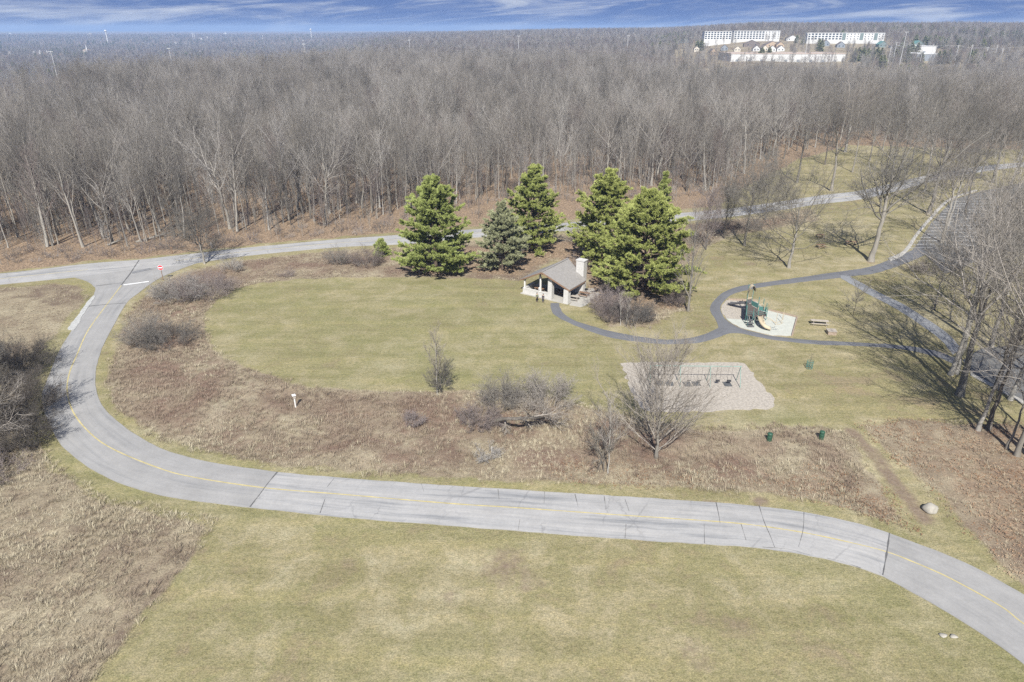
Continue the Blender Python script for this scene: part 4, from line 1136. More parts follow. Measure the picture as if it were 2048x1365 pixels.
for i, (u_, v_, sd, H, r, kw, bm, tm, nm, lab) in enumerate(PARK_TREES):
    kw = dict(kw); kw['spread'] = kw['spread'] * 1.35; kw['n2'] += 2; kw['n3'] += 1
    if sd in (114, 115, 116, 117, 118, 119, 120, 121, 122, 123, 124, 125, 126, 145, 105, 106, 111):
        kw.update(lat=3, low=.36, fork=.34, n2=9, n3=7, n4=2, spread=.40)
    if H > 6: H *= 1.17
    if sd in (128, 104, 129, 131, 107, 108):       # upright, fan-shaped crowns forking from low down
        tv, cv = tree_forest(sd, H, r * 0.85, *{128: (.08, 46, 8, 6, 2, .52, .010), 104: (.14, 22, 6, 5, 2, .24, .012), 107: (.10, 26, 8, 7, 3, .48, .013), 108: (.10, 26, 8, 7, 3, .48, .013)}.get(sd, (.25, 16, 6, 5, 1, .26, .008)), 0.02, 10, *(((28, 74), .14, .16) if sd == 128 else ()))
    else:
        tv, cv = tree_open(sd, H, r * 0.85, **kw)
    g = ground(u_, v_)
    tree_thing(nm, lab, 'tree', tv, cv, g, M[bm], M[tm], (sd * 1.7) % 6.28)
    if sd in (105, 106, 111, 114, 117, 121, 123, 124): LOT_SRC.append(bpy.data.objects[BASE_NAME(nm)])
# the screen of bare trees round the parking lots and along the far end of the cross road
R = np.random.default_rng(150)
lot_spots = [(1858, 428), (1896, 452), (1930, 428), (1884, 486), (1838, 352), (1848, 384), (1905, 372), (1940, 372), (1985, 366), (2020, 378), (2044, 392), (1890, 318), (1955, 306), (2035, 322), (1770, 345), (1705, 345), (1850, 300), (1765, 300), (1650, 330), (1690, 305),
             (1985, 560), (2060, 620), (1962, 640), (2095, 850), (2080, 930), (2130, 800), (2060, 480), (2110, 420), (2150, 700), (2130, 960), (1990, 780), (2060, 870)]
for k, (u_, v_) in enumerate(lot_spots):
    g = ground(u_, v_)
    copy_tree(LOT_SRC[k % len(LOT_SRC)], g, R.random() * 6.28, R.uniform(0.78, 1.10),
              'tall grey bare tree in the screen around the parking lots' if v_ > 400 else 'bare tree in the scattered row along the far cross road', 'bare trees around the parking lots' if v_ > 400 else 'bare trees along the far cross road')

def leafy_thing(name, label, u_, v_, seed, H, Wd, n=900):
    """small oak that keeps its dry leaves"""
    tv, cv = tree_open(seed, H, 0.10, fork=.3, leaders=5, lat=9, spread=.4, n2=7, n3=5, n4=0, low=.12, twig=.012)
    t = tree_thing(name, label, 'tree', tv, cv, ground(u_, v_), M['bark'], M['twig'])
    R = np.random.default_rng(seed)
    c = cv[0][R.integers(len(cv[0]) // 2, len(cv[0]), n)] + R.normal(0, 0.12, (n, 3))
    a = R.normal(0, 1, (n, 3)); a /= np.linalg.norm(a, axis=1)[:, None]
    b = np.cross(a, R.normal(0, 1, (n, 3))); b /= np.linalg.norm(b, axis=1)[:, None]
    s = R.uniform(0.06, 0.12, n)[:, None]
    Vv = np.vstack([c - a * s, c - b * s * .6, c + a * s, c + b * s * .6]); i = np.arange(n)
    link(bpy.data.objects.new('foliage', np_mesh('foliage', Vv, np.stack([i, n + i, 2 * n + i, 3 * n + i], -1), M['dry_leaf'])), t)
leafy_thing('oak_sapling', 'young oak holding rust-coloured leaves across the road from the sign', 415, 486, 141, 7.5, 5, 650)
leafy_thing('oak_sapling', 'low oak with rust leaves at the foot of the woods', 640, 452, 142, 5.0, 4, 500)

SHRUBS = [
 # u, v, seed, H, W, stems, n2, n3, n4, bark/twig, name, label
 (358, 598, 201, 3.6, 6.0, 40, 8, 7, 2, 'twig', 'twig', 'broad grey leafless shrub below the road sign'),
 (415, 592, 202, 3.9, 6.4, 42, 8, 7, 2, 'twig', 'twig_red', 'broad leafless shrub with reddish twigs touching a grey one'),
 (292, 682, 203, 3.6, 4.6, 28, 8, 6, 2, 'twig', 'twig', 'rounded grey leafless shrub near the inside of the bend'),
 (338, 688, 204, 3.0, 5.2, 30, 8, 6, 2, 'bark_dark', 'twig', 'low dark leafless shrub beside the rounded one in the bend'),
 (466, 542, 205, 3.0, 3.6, 18, 8, 6, 1, 'bark_dark', 'twig', 'loose olive-brown shrub beside the corner tree'),
 (678, 528, 206, 3.6, 3.4, 20, 8, 6, 2, 'bark', 'twig', 'upright grey shrub alone beside the cross road'),
 (738, 531, 207, 3.8, 4.6, 26, 8, 6, 2, 'bark', 'twig_red', 'wider grey shrub beside the little green pine'),
 (572, 553, 208, 1.8, 2.4, 14, 6, 5, 1, 'twig_red', 'twig_red', 'tiny reddish shrub at the top edge of the mown oval'),
 (1215, 622, 209, 4.0, 5.6, 44, 8, 7, 2, 'twig_red', 'twig_red', 'dense purple-brown shrub between patio and path'),
 (1268, 643, 210, 3.6, 5.4, 44, 8, 7, 2, 'twig_red', 'twig', 'dense grey-brown shrub around two pale stems by the path'),
 (1225, 640, 211, 3.0, 4.4, 36, 8, 7, 2, 'twig', 'twig_red', 'low brown shrub at the point of the bed by the path'),
 (1352, 612, 212, 3.2, 4.0, 26, 8, 6, 2, 'twig_red', 'twig_red', 'russet shrub at the foot of the fine-twigged tree by the pines'),
 (826, 848, 213, 1.6, 2.0, 20, 7, 6, 2, 'twig_red', 'twig_red', 'small red-stemmed shrub alone in the dry meadow'),
 (958, 846, 214, 2.4, 4.4, 34, 8, 7, 2, 'twig', 'twig_red', 'low purple-grey shrub at the butt of the fallen tree'),
 (1005, 815, 215, 4.4, 3.4, 26, 8, 7, 2, 'twig', 'twig', 'upright grey shrub rising behind the fallen trunk'),
 (1095, 812, 216, 4.4, 5.0, 30, 9, 8, 2, 'twig_pale', 'twig_pale', 'pale feathery shrub behind the top of the fallen tree'),
 (968, 915, 217, 1.8, 2.2, 16, 7, 6, 1, 'twig', 'twig', 'thin grey shrub in the meadow below the fallen tree'),
 (30, 752, 218, 4.8, 7.5, 60, 8, 7, 3, 'bark_dark', 'twig_dark', 'dense dark shrub at the top of the thicket by the bend'),
 (25, 835, 219, 5.0, 8.0, 60, 8, 7, 3, 'bark_dark', 'twig_dark', 'tangled dark shrub in the middle of the thicket by the bend'),
 (48, 885, 220, 3.6, 5.5, 44, 8, 7, 3, 'bark_dark', 'twig_dark', 'dark low shrub in the thicket reaching the grass verge'),
 (-20, 955, 221, 2.6, 6.0, 34, 8, 6, 2, 'twig_red', 'twig_red', 'brown shrub at the low side of the thicket'),
 (1150, 545, 222, 3.4, 4.0, 20, 8, 6, 1, 'bark', 'twig_red', 'thin brown shrub behind the shelter roof'),
 (1160, 490, 223, 5.5, 3.6, 14, 8, 6, 2, 'bark', 'twig', 'tall thin leafless shrub between the pines'),
 (1845, 545, 224, 2.4, 4.0, 24, 8, 6, 1, 'twig', 'twig_red', 'low twiggy shrub beside the parking lot entrance'),
 (1990, 545, 225, 2.6, 5.0, 30, 8, 6, 1, 'twig_red', 'twig_red', 'red-twigged shrub at the rim of the upper parking lot'),
 (1500, 460, 226, 3.0, 5.0, 30, 8, 6, 1, 'twig_red', 'twig', 'hazy grey shrub by the cross road behind the lawn'),
 (1030, 505, 227, 3.0, 4.0, 22, 8, 6, 1, 'bark', 'twig', 'grey bare shrub under the drooping pine'),
]
for (u_, v_, sd, H, Wd, st, n2, n3, n4, bm, tm, lab) in SHRUBS:
    k_ = 1.5 if sd in (201, 202, 203, 204) else (1.0 if sd in (209, 210, 211, 212) else 1.2)
    sv, cv = shrub_mesh(sd, H * (1.25 if k_ > 1.3 else 1.15), Wd * k_, int(st * k_ * 1.15), n2, n3, n4, r=0.035, twig=0.012)
    tree_thing('shrub', lab, 'shrub', sv, cv, ground(u_, v_), M[bm], M[tm], 0, None, 1.0, 'stems', 'twigs')
for (u_, v_, sd, H, lab) in ((1241, 652, 231, 5.6, 'straight white-stemmed sapling rising from the shrub bed'), (1252, 651, 232, 5.2, 'leaning white-stemmed sapling rising from the shrub bed')):
    tv, cv = tree_forest(sd, H, 0.07, 0.45, n1=10, n2=4, n3=4, wide=0.2, twig=0.009, lean=0.05)
    tree_thing('sapling', lab, 'tree', tv, cv, ground(u_, v_), M['bark_pale'], M['twig_pale'])

# the fallen tree: trunk arching over the meadow, limbs still attached
ft = thing('fallen_tree', 'fallen grey tree arching over the meadow with broken limbs', 'fallen tree', ground(1050, 838))
o0 = np.array(ground(1050, 838))
def rel(u_, v_, z): return at(u_, v_, z) - o0
m = MB()
m.tube([rel(978, 848, .2), rel(992, 842, .8), rel(1010, 838, 1.9), rel(1035, 838, 2.7), rel(1062, 836, 2.6), rel(1090, 836, 1.8)], [.24, .24, .22, .20, .17, .14], 8)
m.build('trunk', M['bark_dark'], ft, True)
limbs = [((1062, 834, 2.2), (1130, 826, 2.8)), ((1062, 834, 2.2), (1052, 824, 5.0)), ((1080, 835, 2.0), (1082, 846, .3)), ((1085, 836, 1.9), (1130, 852, .3)), ((1040, 834, 2.1), (1062, 852, .2)), ((1010, 836, 1.4), (1012, 866, .2)), ((1090, 836, 1.8), (1112, 836, 2.6)), ((1050, 834, 2.1), (1080, 840, 1.0))]
P0 = np.array([rel(*a) for a, b in limbs]); P1 = np.array([rel(*b) for a, b in limbs])
Ld = np.linalg.norm(P1 - P0, axis=1)
lb = Br(P0, (P1 - P0) / Ld[:, None], Ld, np.zeros((len(limbs), 3)), np.full(len(limbs), .13), np.full(len(limbs), .04))
Rf = np.random.default_rng(240)
l2 = kids(Rf, lb, 9, .25, 1, (25, 60), .5, .05, .5, .05, .4, .02); l3 = kids(Rf, l2, 8, .1, 1, (25, 60), .5, .02, .55, 0, .3, .012); l4 = kids(Rf, l3, 3, .2, 1, (25, 60), .6, 0, .7, 0, .3, .01)
lv = join([lb.mesh(3, 5, .02, Rf), l2.mesh(2, 4, .02, Rf), l3.mesh(2, 3), l4.mesh(1, 3)])
link(bpy.data.objects.new('limbs', np_mesh('limbs', lv[0], lv[1], M['twig_pale'], smooth=True)), ft)
for (a, b, lab) in (((272, 486), (350, 470), 'grey fallen log lying at the edge of the woods'), ((215, 492), (243, 487), 'short fallen log among the leaves under the woods')):
    p, q = ground(*a), ground(*b)
    o = thing('fallen_log', lab, 'log', p)
    m = MB(); m.tube([(0, 0, .15), (q - p) * .5 + np.array((0, 0, .5)), (q - p) + np.array((0, 0, .7))], [.24, .2, .12], 7); m.build('bole', M['bark'], o, True)
    m = MB(); m.tube([(q - p) * .55 + np.array((0, 0, .5)), (q - p) * .8 + np.array((.3, .6, 1.3))], [.09, .04], 5); m.build('limb', M['bark'], o, True)

# ------------------------------------------------------------------ pines
def pine_mesh(seed, H, Wd, whorls=13, per=6, base=0.06, tufts=26, needles=22, gap=0.0, top=0.85, lean=0.0, curve=1.0):
    R = np.random.default_rng(seed)
    tr = Br([[0, 0, -.3]], [[lean, 0, 1.0]], [H * 0.97], [[0, 0, 0]], [0.022 * H], [0.02])
    tv = tr.mesh(8, 8, 0.003, R, 0.3)
    P, D, L, B, R0 = [], [], [], [], []
    for w in range(whorls):
        t = base + (1 - base) * (w / (whorls - 1)) ** 0.92
        t = min(t, 0.985)
        z = t * H
        s = 1.22 * (1 - t) ** 0.60 * (0.72 + 0.28 * min(1, (t - base) / 0.16 + 0.45)) * curve * (0.86 + 0.28 * R.random())
        n = per if t < top else 4
        ph0 = R.random() * 6.28
        for k in range(n):
            if R.random() < gap: continue
            ph = ph0 + k * 6.283 / n + R.normal(0, .22)
            ln = min(max(0.5, Wd / 2 * s * R.uniform(0.72, 1.15)), Wd * 0.51)
            el = math.radians(R.uniform(-4, 14) + 52 * t ** 2)
            P.append((lean * z, 0, z + R.normal(0, .25))); D.append((math.cos(ph) * math.cos(el), math.sin(ph) * math.cos(el), math.sin(el)))
            L.append(ln); B.append((0, 0, R.uniform(.0, .16))); R0.append(0.018 * ln + 0.02)
    l1 = Br(P, D, L, B, R0, np.array(R0) * .3)
    sub = kids(R, l1, 11, .18, 1.0, (30, 65), .40, .06, .5, .08, .60, .012, .3)
    sub.d[:, 2] = sub.d[:, 2] * 0.22 + 0.10; sub.d /= np.linalg.norm(sub.d, axis=1)[:, None]
    bv = join([l1.mesh(3, 5, .01, R), sub.mesh(2, 3)])
    # needle sprays along the outer part of every limb and side shoot
    C, A = [], []
    for br, cnt, t0 in ((l1, tufts // 3, .35), (sub, max(4, tufts // 5), .25)):
        n = len(br.L); i = np.repeat(np.arange(n), cnt); t = R.uniform(t0, 1.04, n * cnt)
        C.append(br.pt(i, t) + R.normal(0, .10, (n * cnt, 3)) * (1, 1, .6) + np.array((0, 0, .06))); A.append(br.tan(i, t))
    C, A = np.vstack(C), np.vstack(A)
    n = len(C) * needles
    i = np.repeat(np.arange(len(C)), needles)
    d = A[i] * 0.85 + R.normal(0, .52, (n, 3)); d[:, 2] += 0.30
    d /= np.linalg.norm(d, axis=1)[:, None]
    sd = np.cross(d, R.normal(0, 1, (n, 3))); sd /= np.linalg.norm(sd, axis=1)[:, None]
    ln = R.uniform(.26, .50, n)[:, None]; wd = R.uniform(.04, .075, n)[:, None]
    b0 = C[i] + R.normal(0, .05, (n, 3))
    Vv = np.vstack([b0 - sd * wd, b0 + sd * wd, b0 + d * ln]); k = np.arange(n)
    tip = np.r_[np.full(2 * n, .3), np.full(n, 1.0)]
    return tv, bv, (Vv, np.stack([k, n + k, 2 * n + k], -1), tip)

def pine_thing(name, label, u_, v_, seed, H, Wd, mat='needles', **kw):
    tv, bv, (nv, nf, tip) = pine_mesh(seed, H, Wd, **kw)
    t = thing(name, label, 'tree', ground(u_, v_), seed * 0.7)
    link(bpy.data.objects.new('trunk', np_mesh('trunk', tv[0], tv[1], M['pine_bark'], smooth=True)), t)
    link(bpy.data.objects.new('branches', np_mesh('branches', bv[0], bv[1], M['pine_bark'], smooth=True)), t)
    link(bpy.data.objects.new('needles', np_mesh('needles', nv, nf, M[mat], attrs={'tip': tip})), t)
    return t
pine_thing('pine_tree', 'large full green pine standing alone at the edge of the oval', 872, 546, 301, 18.2, 15.0, whorls=13, per=8, tufts=60, needles=17)
pine_thing('pine_tree', 'tapering green pine behind a sparser drooping one', 1066, 500, 302, 17.8, 13.0, whorls=13, per=7, tufts=48, needles=16)
pine_thing('pine_tree', 'sparse dull-green pine drooping in front of a taller one', 1006, 540, 303, 13.0, 10.0, mat='needles_dull', whorls=13, per=7, tufts=34, needles=15, gap=.15)
pine_thing('pine_tree', 'green pine rising behind the shelter chimney', 1210, 526, 304, 18.4, 15.5, whorls=13, per=8, tufts=58, needles=17, gap=.04)
pine_thing('pine_tree', 'biggest green pine with spreading low boughs behind the shrub bed', 1284, 590, 305, 18.2, 17.5, whorls=13, per=8, tufts=64, needles=18)
pine_thing('pine_tree', 'slim young green pine peeping behind the big pines', 1322, 452, 306, 12.5, 4.2, whorls=12, per=5, tufts=26, needles=14)
pine_thing('pine_tree', 'small round green pine beside the grey shrub', 764, 512, 307, 3.0, 3.2, whorls=7, per=6, tufts=24, needles=14)
# ------------------------------------------------------------------ picnic shelter
M['shingle'] = plain('grey_shingles', (0.240, 0.228, 0.212), 0.9, 0.16, 2.6)
def stone_material():
    m = NT('pale_stone')
    p = m.pos(True)
    br = m.n('ShaderNodeTexBrick')
    br.inputs['Scale'].default_value = 1.6; br.inputs['Mortar Size'].default_value = 0.02
    br.inputs['Color1'].default_value = (0.46, 0.45, 0.42, 1); br.inputs['Color2'].default_value = (0.56, 0.55, 0.52, 1); br.inputs['Mortar'].default_value = (0.30, 0.28, 0.25, 1)
    mp = m.n('ShaderNodeMapping'); mp.inputs['Rotation'].default_value = (math.pi / 2, 0, 0)
    m.l(p, mp.inputs[0]); m.l(mp.outputs[0], br.inputs['Vector'])
    m.col(m.mix(0.4, br.outputs[0], m.ramp(m.noise(p, 4, 4), [(.3, (.38, .37, .34)), (.7, (.58, .57, .54))])))
    return m.mat
M['stone'] = stone_material()
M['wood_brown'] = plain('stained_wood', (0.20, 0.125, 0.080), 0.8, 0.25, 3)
M['wood_grey'] = plain('weathered_planks', (0.36, 0.32, 0.27), 0.9, 0.2, 4)
M['white_post'] = plain('white_post_paint', (0.62, 0.60, 0.56), 0.7, 0.08, 2)
M['dark_metal'] = plain('dark_steel', (0.035, 0.035, 0.04), 0.5, 0.2, 3, metal=0.3)

O = np.array((5.75, 114.2, 0.0))
DV = np.array((0.56, 0.83, 0.0)); DV /= np.linalg.norm(DV)        # depth of the shelter
EV = np.array((DV[1], -DV[0], 0.0))                               # along its front
RZ = math.atan2(EV[1], EV[0])
sh = thing('picnic_shelter', 'open picnic shelter with grey shingle roof and pale stone chimney', 'shelter', O, RZ)
# local axes: x along the front, y into the building
ZE, ZR = 2.75, 5.35
HW, DF, DB = 5.1, 0.0, 6.0
PF, PBk = -1.0, 8.3
m = MB()
def roof_side(sx):
    th = 0.16
    a, b, c, d = (0, PF, ZR), (0, PBk, ZR), (sx * HW, DB, ZE), (sx * HW, DF, ZE)
    top = [a, d, c, b] if sx > 0 else [a, b, c, d]
    V = list(top) + [(x, y, z - th) for x, y, z in top]
    return V, [(0, 1, 2, 3), (7, 6, 5, 4), (0, 4, 5, 1), (1, 5, 6, 2), (2, 6, 7, 3), (3, 7, 4, 0)]
for sx, nm in ((1, 'roof'), (-1, 'roof')):
    mm = MB(); V_, F_ = roof_side(sx); mm.add(V_, F_); rf = mm.build(nm, M['shingle'], sh)
    mf = MB()
    mf.bar((sx * .05, PF - .02, ZR - .22), (sx * HW, DF - .02, ZE - .22), .07, .24)
    mf.bar((sx * .05, PBk + .02, ZR - .22), (sx * HW, DB + .02, ZE - .22), .07, .24)
    mf.bar((sx * (HW - .02), DF, ZE - .24), (sx * (HW - .02), DB, ZE - .24), .07, .22)
    mf.build('fascia', M['wood_brown'], rf)
    mr = MB()
    for k in range(5):
        y = 0.6 + k * 1.2
        mr.bar((sx * .1, y, ZR - .30), (sx * (HW - .15), y, ZE - .30), .10, .20)
    mr.build('rafters', M['wood_brown'], rf)
mm = MB(); mm.bar((0, PF, ZR - .42), (0, PBk, ZR - .42), .2, .36); mm.build('ridge_beam', M['wood_brown'], sh)
mm = MB(); mm.bar((0, PF + .01, ZR + .03), (0, PBk - .01, ZR + .03), .34, .05); mm.build('ridge_cap', M['shingle'], sh)
def loc(p): 
    v = np.array((p[0], p[1], 0)) - O
    return v @ EV, v @ DV
for (x, y, w, h) in ((HW - .65, .35, .95, ZE - .1), (1.15, .35, .85, 3.9), (HW - .55, DB - .4, .8, ZE - .1)):
    mm = MB(); mm.box((x, y, h / 2), (w, w, h), 0, 0, .94); mm.build('stone_pier', M['stone'], sh)
for (x, y, z0, h) in ((-HW + .75, .35, .95, ZE - .95), (-1.0, .35, .95, 3.95 - .95 - .1), (-HW + .75, DB - .4, 0, ZE)):
    mm = MB(); mm.box((x, y, z0 + h / 2), (.24, .24, h)); mm.box((x, y, z0 + h - .1), (.34, .34, .12)); mm.build('post', M['white_post'], sh)
mm = MB(); mm.box((-1.75, .35, .5), (5.8, .42, 1.0)); mm.box((-1.75, .35, 1.03), (5.9, .5, .08)); mm.build('low_wall', M['stone'], sh)
mm = MB(); mm.box((-HW + .55, 2.3, .5), (.42, 3.4, 1.0)); mm.box((-HW + .55, 2.3, 1.03), (.5, 3.5, .08)); mm.build('low_wall', M['stone'], sh)
mm = MB(); mm.box((.6, DB - .1, 1.6), (6.6, .4, 3.2)); mm.build('rear_wall', M['stone'], sh)
mm = MB(); mm.box((HW - 1.5, DB + 0.9, 3.0), (1.55, 1.25, 6.0)); ch = mm.build('chimney', M['stone'], sh)
mm = MB(); mm.box((HW - 1.5, DB + 0.9, 6.06), (1.75, 1.45, .14)); mm.build('chimney_cap', M['stone'], ch)
mm = MB(); mm.box((0, 3.0, .045), (10.0, 6.4, .11)); mm.build('floor_slab', M['concrete'], sh)
pt = sheet('patio', [(1139, 611), (1163, 615), (1172, 611), (1200, 590), (1190, 578), (1166, 577)], M['concrete'], 0.07, 60, 0.05, smooth=False)

def picnic_table(label, p, rz, L=1.9, top='wood_grey', z=0.0, group=None, legs='wood_grey'):
    t = thing('picnic_table', label, 'picnic table', (p[0], p[1], z), rz, group)
    for k in range(5):
        mm = MB(); mm.box((0, -.30 + k * .15, .75), (L, .135, .045)); mm.build('top_plank', M[top], t)
    for s in (-1, 1):
        mm = MB(); mm.box((0, s * .70, .45), (L, .27, .05)); mm.build('bench', M[top], t)
    for s in (-1, 1):
        x = s * L * .36
        mm = MB(); mm.bar((x, -.28, .72), (x, -.72, .0), .05, .09); mm.bar((x, .28, .72), (x, .72, .0), .05, .09); mm.bar((x, -.80, .40), (x, .80, .40), .05, .09); mm.bar((x, -.34, .70), (x, .34, .70), .05, .07)
        mm.build('trestle', M[legs], t)
    return t
def lp(x, y): return O + EV * x + DV * y
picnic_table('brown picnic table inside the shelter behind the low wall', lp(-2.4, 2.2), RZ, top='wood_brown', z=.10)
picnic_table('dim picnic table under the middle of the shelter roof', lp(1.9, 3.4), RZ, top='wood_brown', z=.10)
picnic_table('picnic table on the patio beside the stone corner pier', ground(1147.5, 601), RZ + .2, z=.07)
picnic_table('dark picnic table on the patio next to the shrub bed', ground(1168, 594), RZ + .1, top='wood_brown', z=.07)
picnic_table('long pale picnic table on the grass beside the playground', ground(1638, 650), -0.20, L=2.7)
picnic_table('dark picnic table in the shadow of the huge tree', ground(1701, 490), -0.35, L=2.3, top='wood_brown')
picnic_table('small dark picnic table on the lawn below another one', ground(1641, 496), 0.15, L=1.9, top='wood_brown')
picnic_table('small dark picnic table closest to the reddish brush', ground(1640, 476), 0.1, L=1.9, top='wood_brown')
# charcoal grill on the patio
gr = thing('grill', 'black charcoal grill on a post at the patio edge', 'grill', ground(1172, 589) + np.array((0, 0, .07)), .4)
mm = MB(); mm.tube([(0, 0, 0), (0, 0, .75)], .05, 8); mm.build('post', M['dark_metal'], gr)
mm = MB(); mm.box((0, 0, .78), (.6, .45, .04)); mm.box((-.29, 0, .9), (.03, .45, .22)); mm.box((.29, 0, .9), (.03, .45, .22)); mm.box((0, .21, .9), (.55, .03, .22)); mm.build('firebox', M['dark_metal'], gr)
mm = MB()
for k in range(7): mm.bar((-.26, -.18 + k * .06, .99), (.26, -.18 + k * .06, .99), .015)
mm.build('grate', M['dark_metal'], gr)
# square plank-topped box
bxo = thing('wooden_box', 'low square grey plank-topped box between table and footpath', 'box', ground(1662, 668), -0.15)
for k in range(7):
    mm = MB(); mm.box((-.6 + k * .2, 0, .62), (.185, 1.35, .05)); mm.build('plank', M['wood_grey'], bxo)
mm = MB(); mm.box((0, 0, .29), (1.25, 1.2, .58)); mm.build('base', M['timber'], bxo)

# ------------------------------------------------------------------ people
def skin_body(name, joints, edges, radii, mat, parent, sub=2):
    me = bpy.data.meshes.new(name)
    me.from_pydata([tuple(j) for j in joints], edges, [])
    o = link(bpy.data.objects.new(name, me), parent)
    md = o.modifiers.new('skin', 'SKIN')
    md.use_smooth_shade = True
    for i, r in enumerate(radii):
        sv = me.skin_vertices[0].data[i]; sv.radius = r if isinstance(r, tuple) else (r, r); sv.use_root = (i == 0)
    s = o.modifiers.new('sub', 'SUBSURF'); s.levels = sub; s.render_levels = sub
    me.materials.append(mat)
    return o
M['skin'] = plain('skin', (0.46, 0.30, 0.22), 0.6, 0.05, 5)
M['hair'] = plain('dark_hair', (0.025, 0.018, 0.014), 0.6, 0.3, 9)
M['cloth_black'] = plain('black_cloth', (0.018, 0.018, 0.022), 0.9, 0.3, 9)
M['cloth_olive'] = plain('olive_cloth', (0.16, 0.18, 0.12), 0.9, 0.2, 9)
M['cloth_grey'] = plain('charcoal_cloth', (0.06, 0.06, 0.07), 0.9, 0.25, 9)
M['cloth_white'] = plain('white_cloth', (0.62, 0.61, 0.60), 0.9, 0.08, 9)
def person(label, p, rz, h, top, legs, step=0.10, arm=0.15, z=0.0):
    t = thing('person', label, 'person', (p[0], p[1], z), rz, None, h / 1.75)
    #        0 pelvis       1 waist        2 chest         3 neck          4 head          5/6 hips            7/8 knees             9/10 ankles            11/12 toes
    J = [(0, 0, .95), (0, 0, 1.12), (0, .01, 1.36), (0, 0, 1.50), (0, -.01, 1.60), (0, -.02, 1.70),
         (-.09, 0, .90), (.09, 0, .90), (-.10, -step * .6, .50), (.10, step * .5, .50), (-.10, -step * .3, .09), (.10, step, .09), (-.11, -step * .3 - .15, .05), (.11, step - .15, .05),
         (-.19, 0, 1.40), (.19, 0, 1.40), (-.24, arm * .2, 1.12), (.24, arm * .2, 1.12), (-.23, -arm, .90), (.23, -arm, .90), (-.225, -arm - .05, .81), (.225, -arm - .05, .81)]
    E = [(0, 1), (1, 2), (2, 3), (3, 4), (4, 5), (0, 6), (0, 7), (6, 8), (7, 9), (8, 10), (9, 11), (10, 12), (11, 13), (2, 14), (2, 15), (14, 16), (15, 17), (16, 18), (17, 19), (18, 20), (19, 21)]
    Rr = [(.15, .11), (.14, .10), (.16, .11), .06, .09, .085, .09, .09, .062, .062, .045, .045, .04, .04, .07, .07, .05, .05, .035, .035, .03, .03]
    skin_body('body', J, E, Rr, M['skin'], t)
    # clothing follows the body
    Jt = [J[0], J[1], J[2], J[14], J[15], J[16], J[17], J[18], J[19]]
    skin_body('jacket', Jt, [(0, 1), (1, 2), (2, 3), (2, 4), (3, 5), (4, 6), (5, 7), (6, 8)], [(.18, .135), (.165, .125), (.19, .14), .09, .09, .068, .068, .052, .052], top, t)
    Jl = [(0, 0, .96), J[6], J[7], J[8], J[9], J[10], J[11]]
    skin_body('trousers', Jl, [(0, 1), (0, 2), (1, 3), (2, 4), (3, 5), (4, 6)], [(.17, .13), .108, .108, .08, .08, .065, .065], legs, t)
    skin_body('hair', [(0, .02, 1.70), (0, .03, 1.76), (0, .05, 1.62)], [(0, 1), (0, 2)], [.10, .085, .08], M['hair'], t)
    mm = MB()
    mm.box((0, -.105, 1.645), (.025, .03, .045)); mm.box((0, -.098, 1.605), (.05, .012, .012)); mm.box((-.035, -.098, 1.675), (.025, .012, .012)); mm.box((.035, -.098, 1.675), (.025, .012, .012))
    mm.build('face', M['skin'], t)
    for s, st in ((-1, -step * .3), (1, step)):
        mm = MB(); mm.box((s * .105, st - .06, .045), (.10, .28, .09), 0, 0, .85); mm.build('shoe', M['cloth_black'], t)
    return t
person('person in olive top and black trousers standing outside the low wall', ground(1074, 604), 0.5, 1.68, M['cloth_olive'], M['cloth_black'])
person('person in charcoal clothes standing near the white post outside the wall', ground(1086, 605), -0.6, 1.55, M['cloth_grey'], M['cloth_grey'], .05, .05)
person('person in white top standing inside the shelter by the table', lp(-1.6, 1.15), 0.2, 1.70, M['cloth_white'], M['cloth_grey'], .02, .10, z=.10)

# ------------------------------------------------------------------ playground
M['teal'] = plain('teal_powder_coat', (0.075, 0.185, 0.165), 0.45, 0.15, 3)
M['tan_plastic'] = plain('tan_plastic', (0.42, 0.355, 0.25), 0.5, 0.1, 2)
M['deck'] = plain('brown_deck', (0.105, 0.085, 0.075), 0.7, 0.2, 3)
M['grey_plastic'] = plain('grey_plastic', (0.10, 0.10, 0.105), 0.5, 0.15, 2)
M['pale_green'] = plain('pale_green_paint', (0.20, 0.30, 0.26), 0.5, 0.12, 2)
M['rubber'] = plain('black_rubber', (0.045, 0.045, 0.048), 0.8, 0.25, 3)
M['mat_rubber'] = plain('rubber_mat', (0.085, 0.088, 0.09), 0.85, 0.25, 2)
PG = ground(1506, 640); PG[2] = .05
pg = thing('playground_set', 'teal playground tower with tan slide and climbing loops', 'playground', PG)
def pr(u_, v_, z=0.0): return at(u_, v_, z + .05) - PG
posts = [((1489.5, 647), 3.1), ((1503.5, 650), 2.8), ((1490, 625), 5.0), ((1500.5, 623.5), 5.0), ((1514, 644), 2.9), ((1513.5, 630), 3.2), ((1531.5, 641), 2.4), ((1530, 633), 2.4), ((1524, 627), 2.6)]
PB_ = []
for (uv, h) in posts:
    b = pr(*uv); PB_.append(b)
    mm = MB(); mm.tube([b + np.array((0, 0, -.2)), b + np.array((0, 0, h))], .06, 8); mm.build('post', M['teal'], pg)
def quad_deck(ids, z, name='deck'):
    top = [tuple(PB_[i][:2]) + (z,) for i in ids]
    mm = MB(); mm.poly(top, .08); return mm.build(name, M['deck'], pg)
quad_deck((0, 1, 3, 2), 1.5); quad_deck((1, 4, 5, 3), 1.1); quad_deck((4, 6, 7, 5), .8)
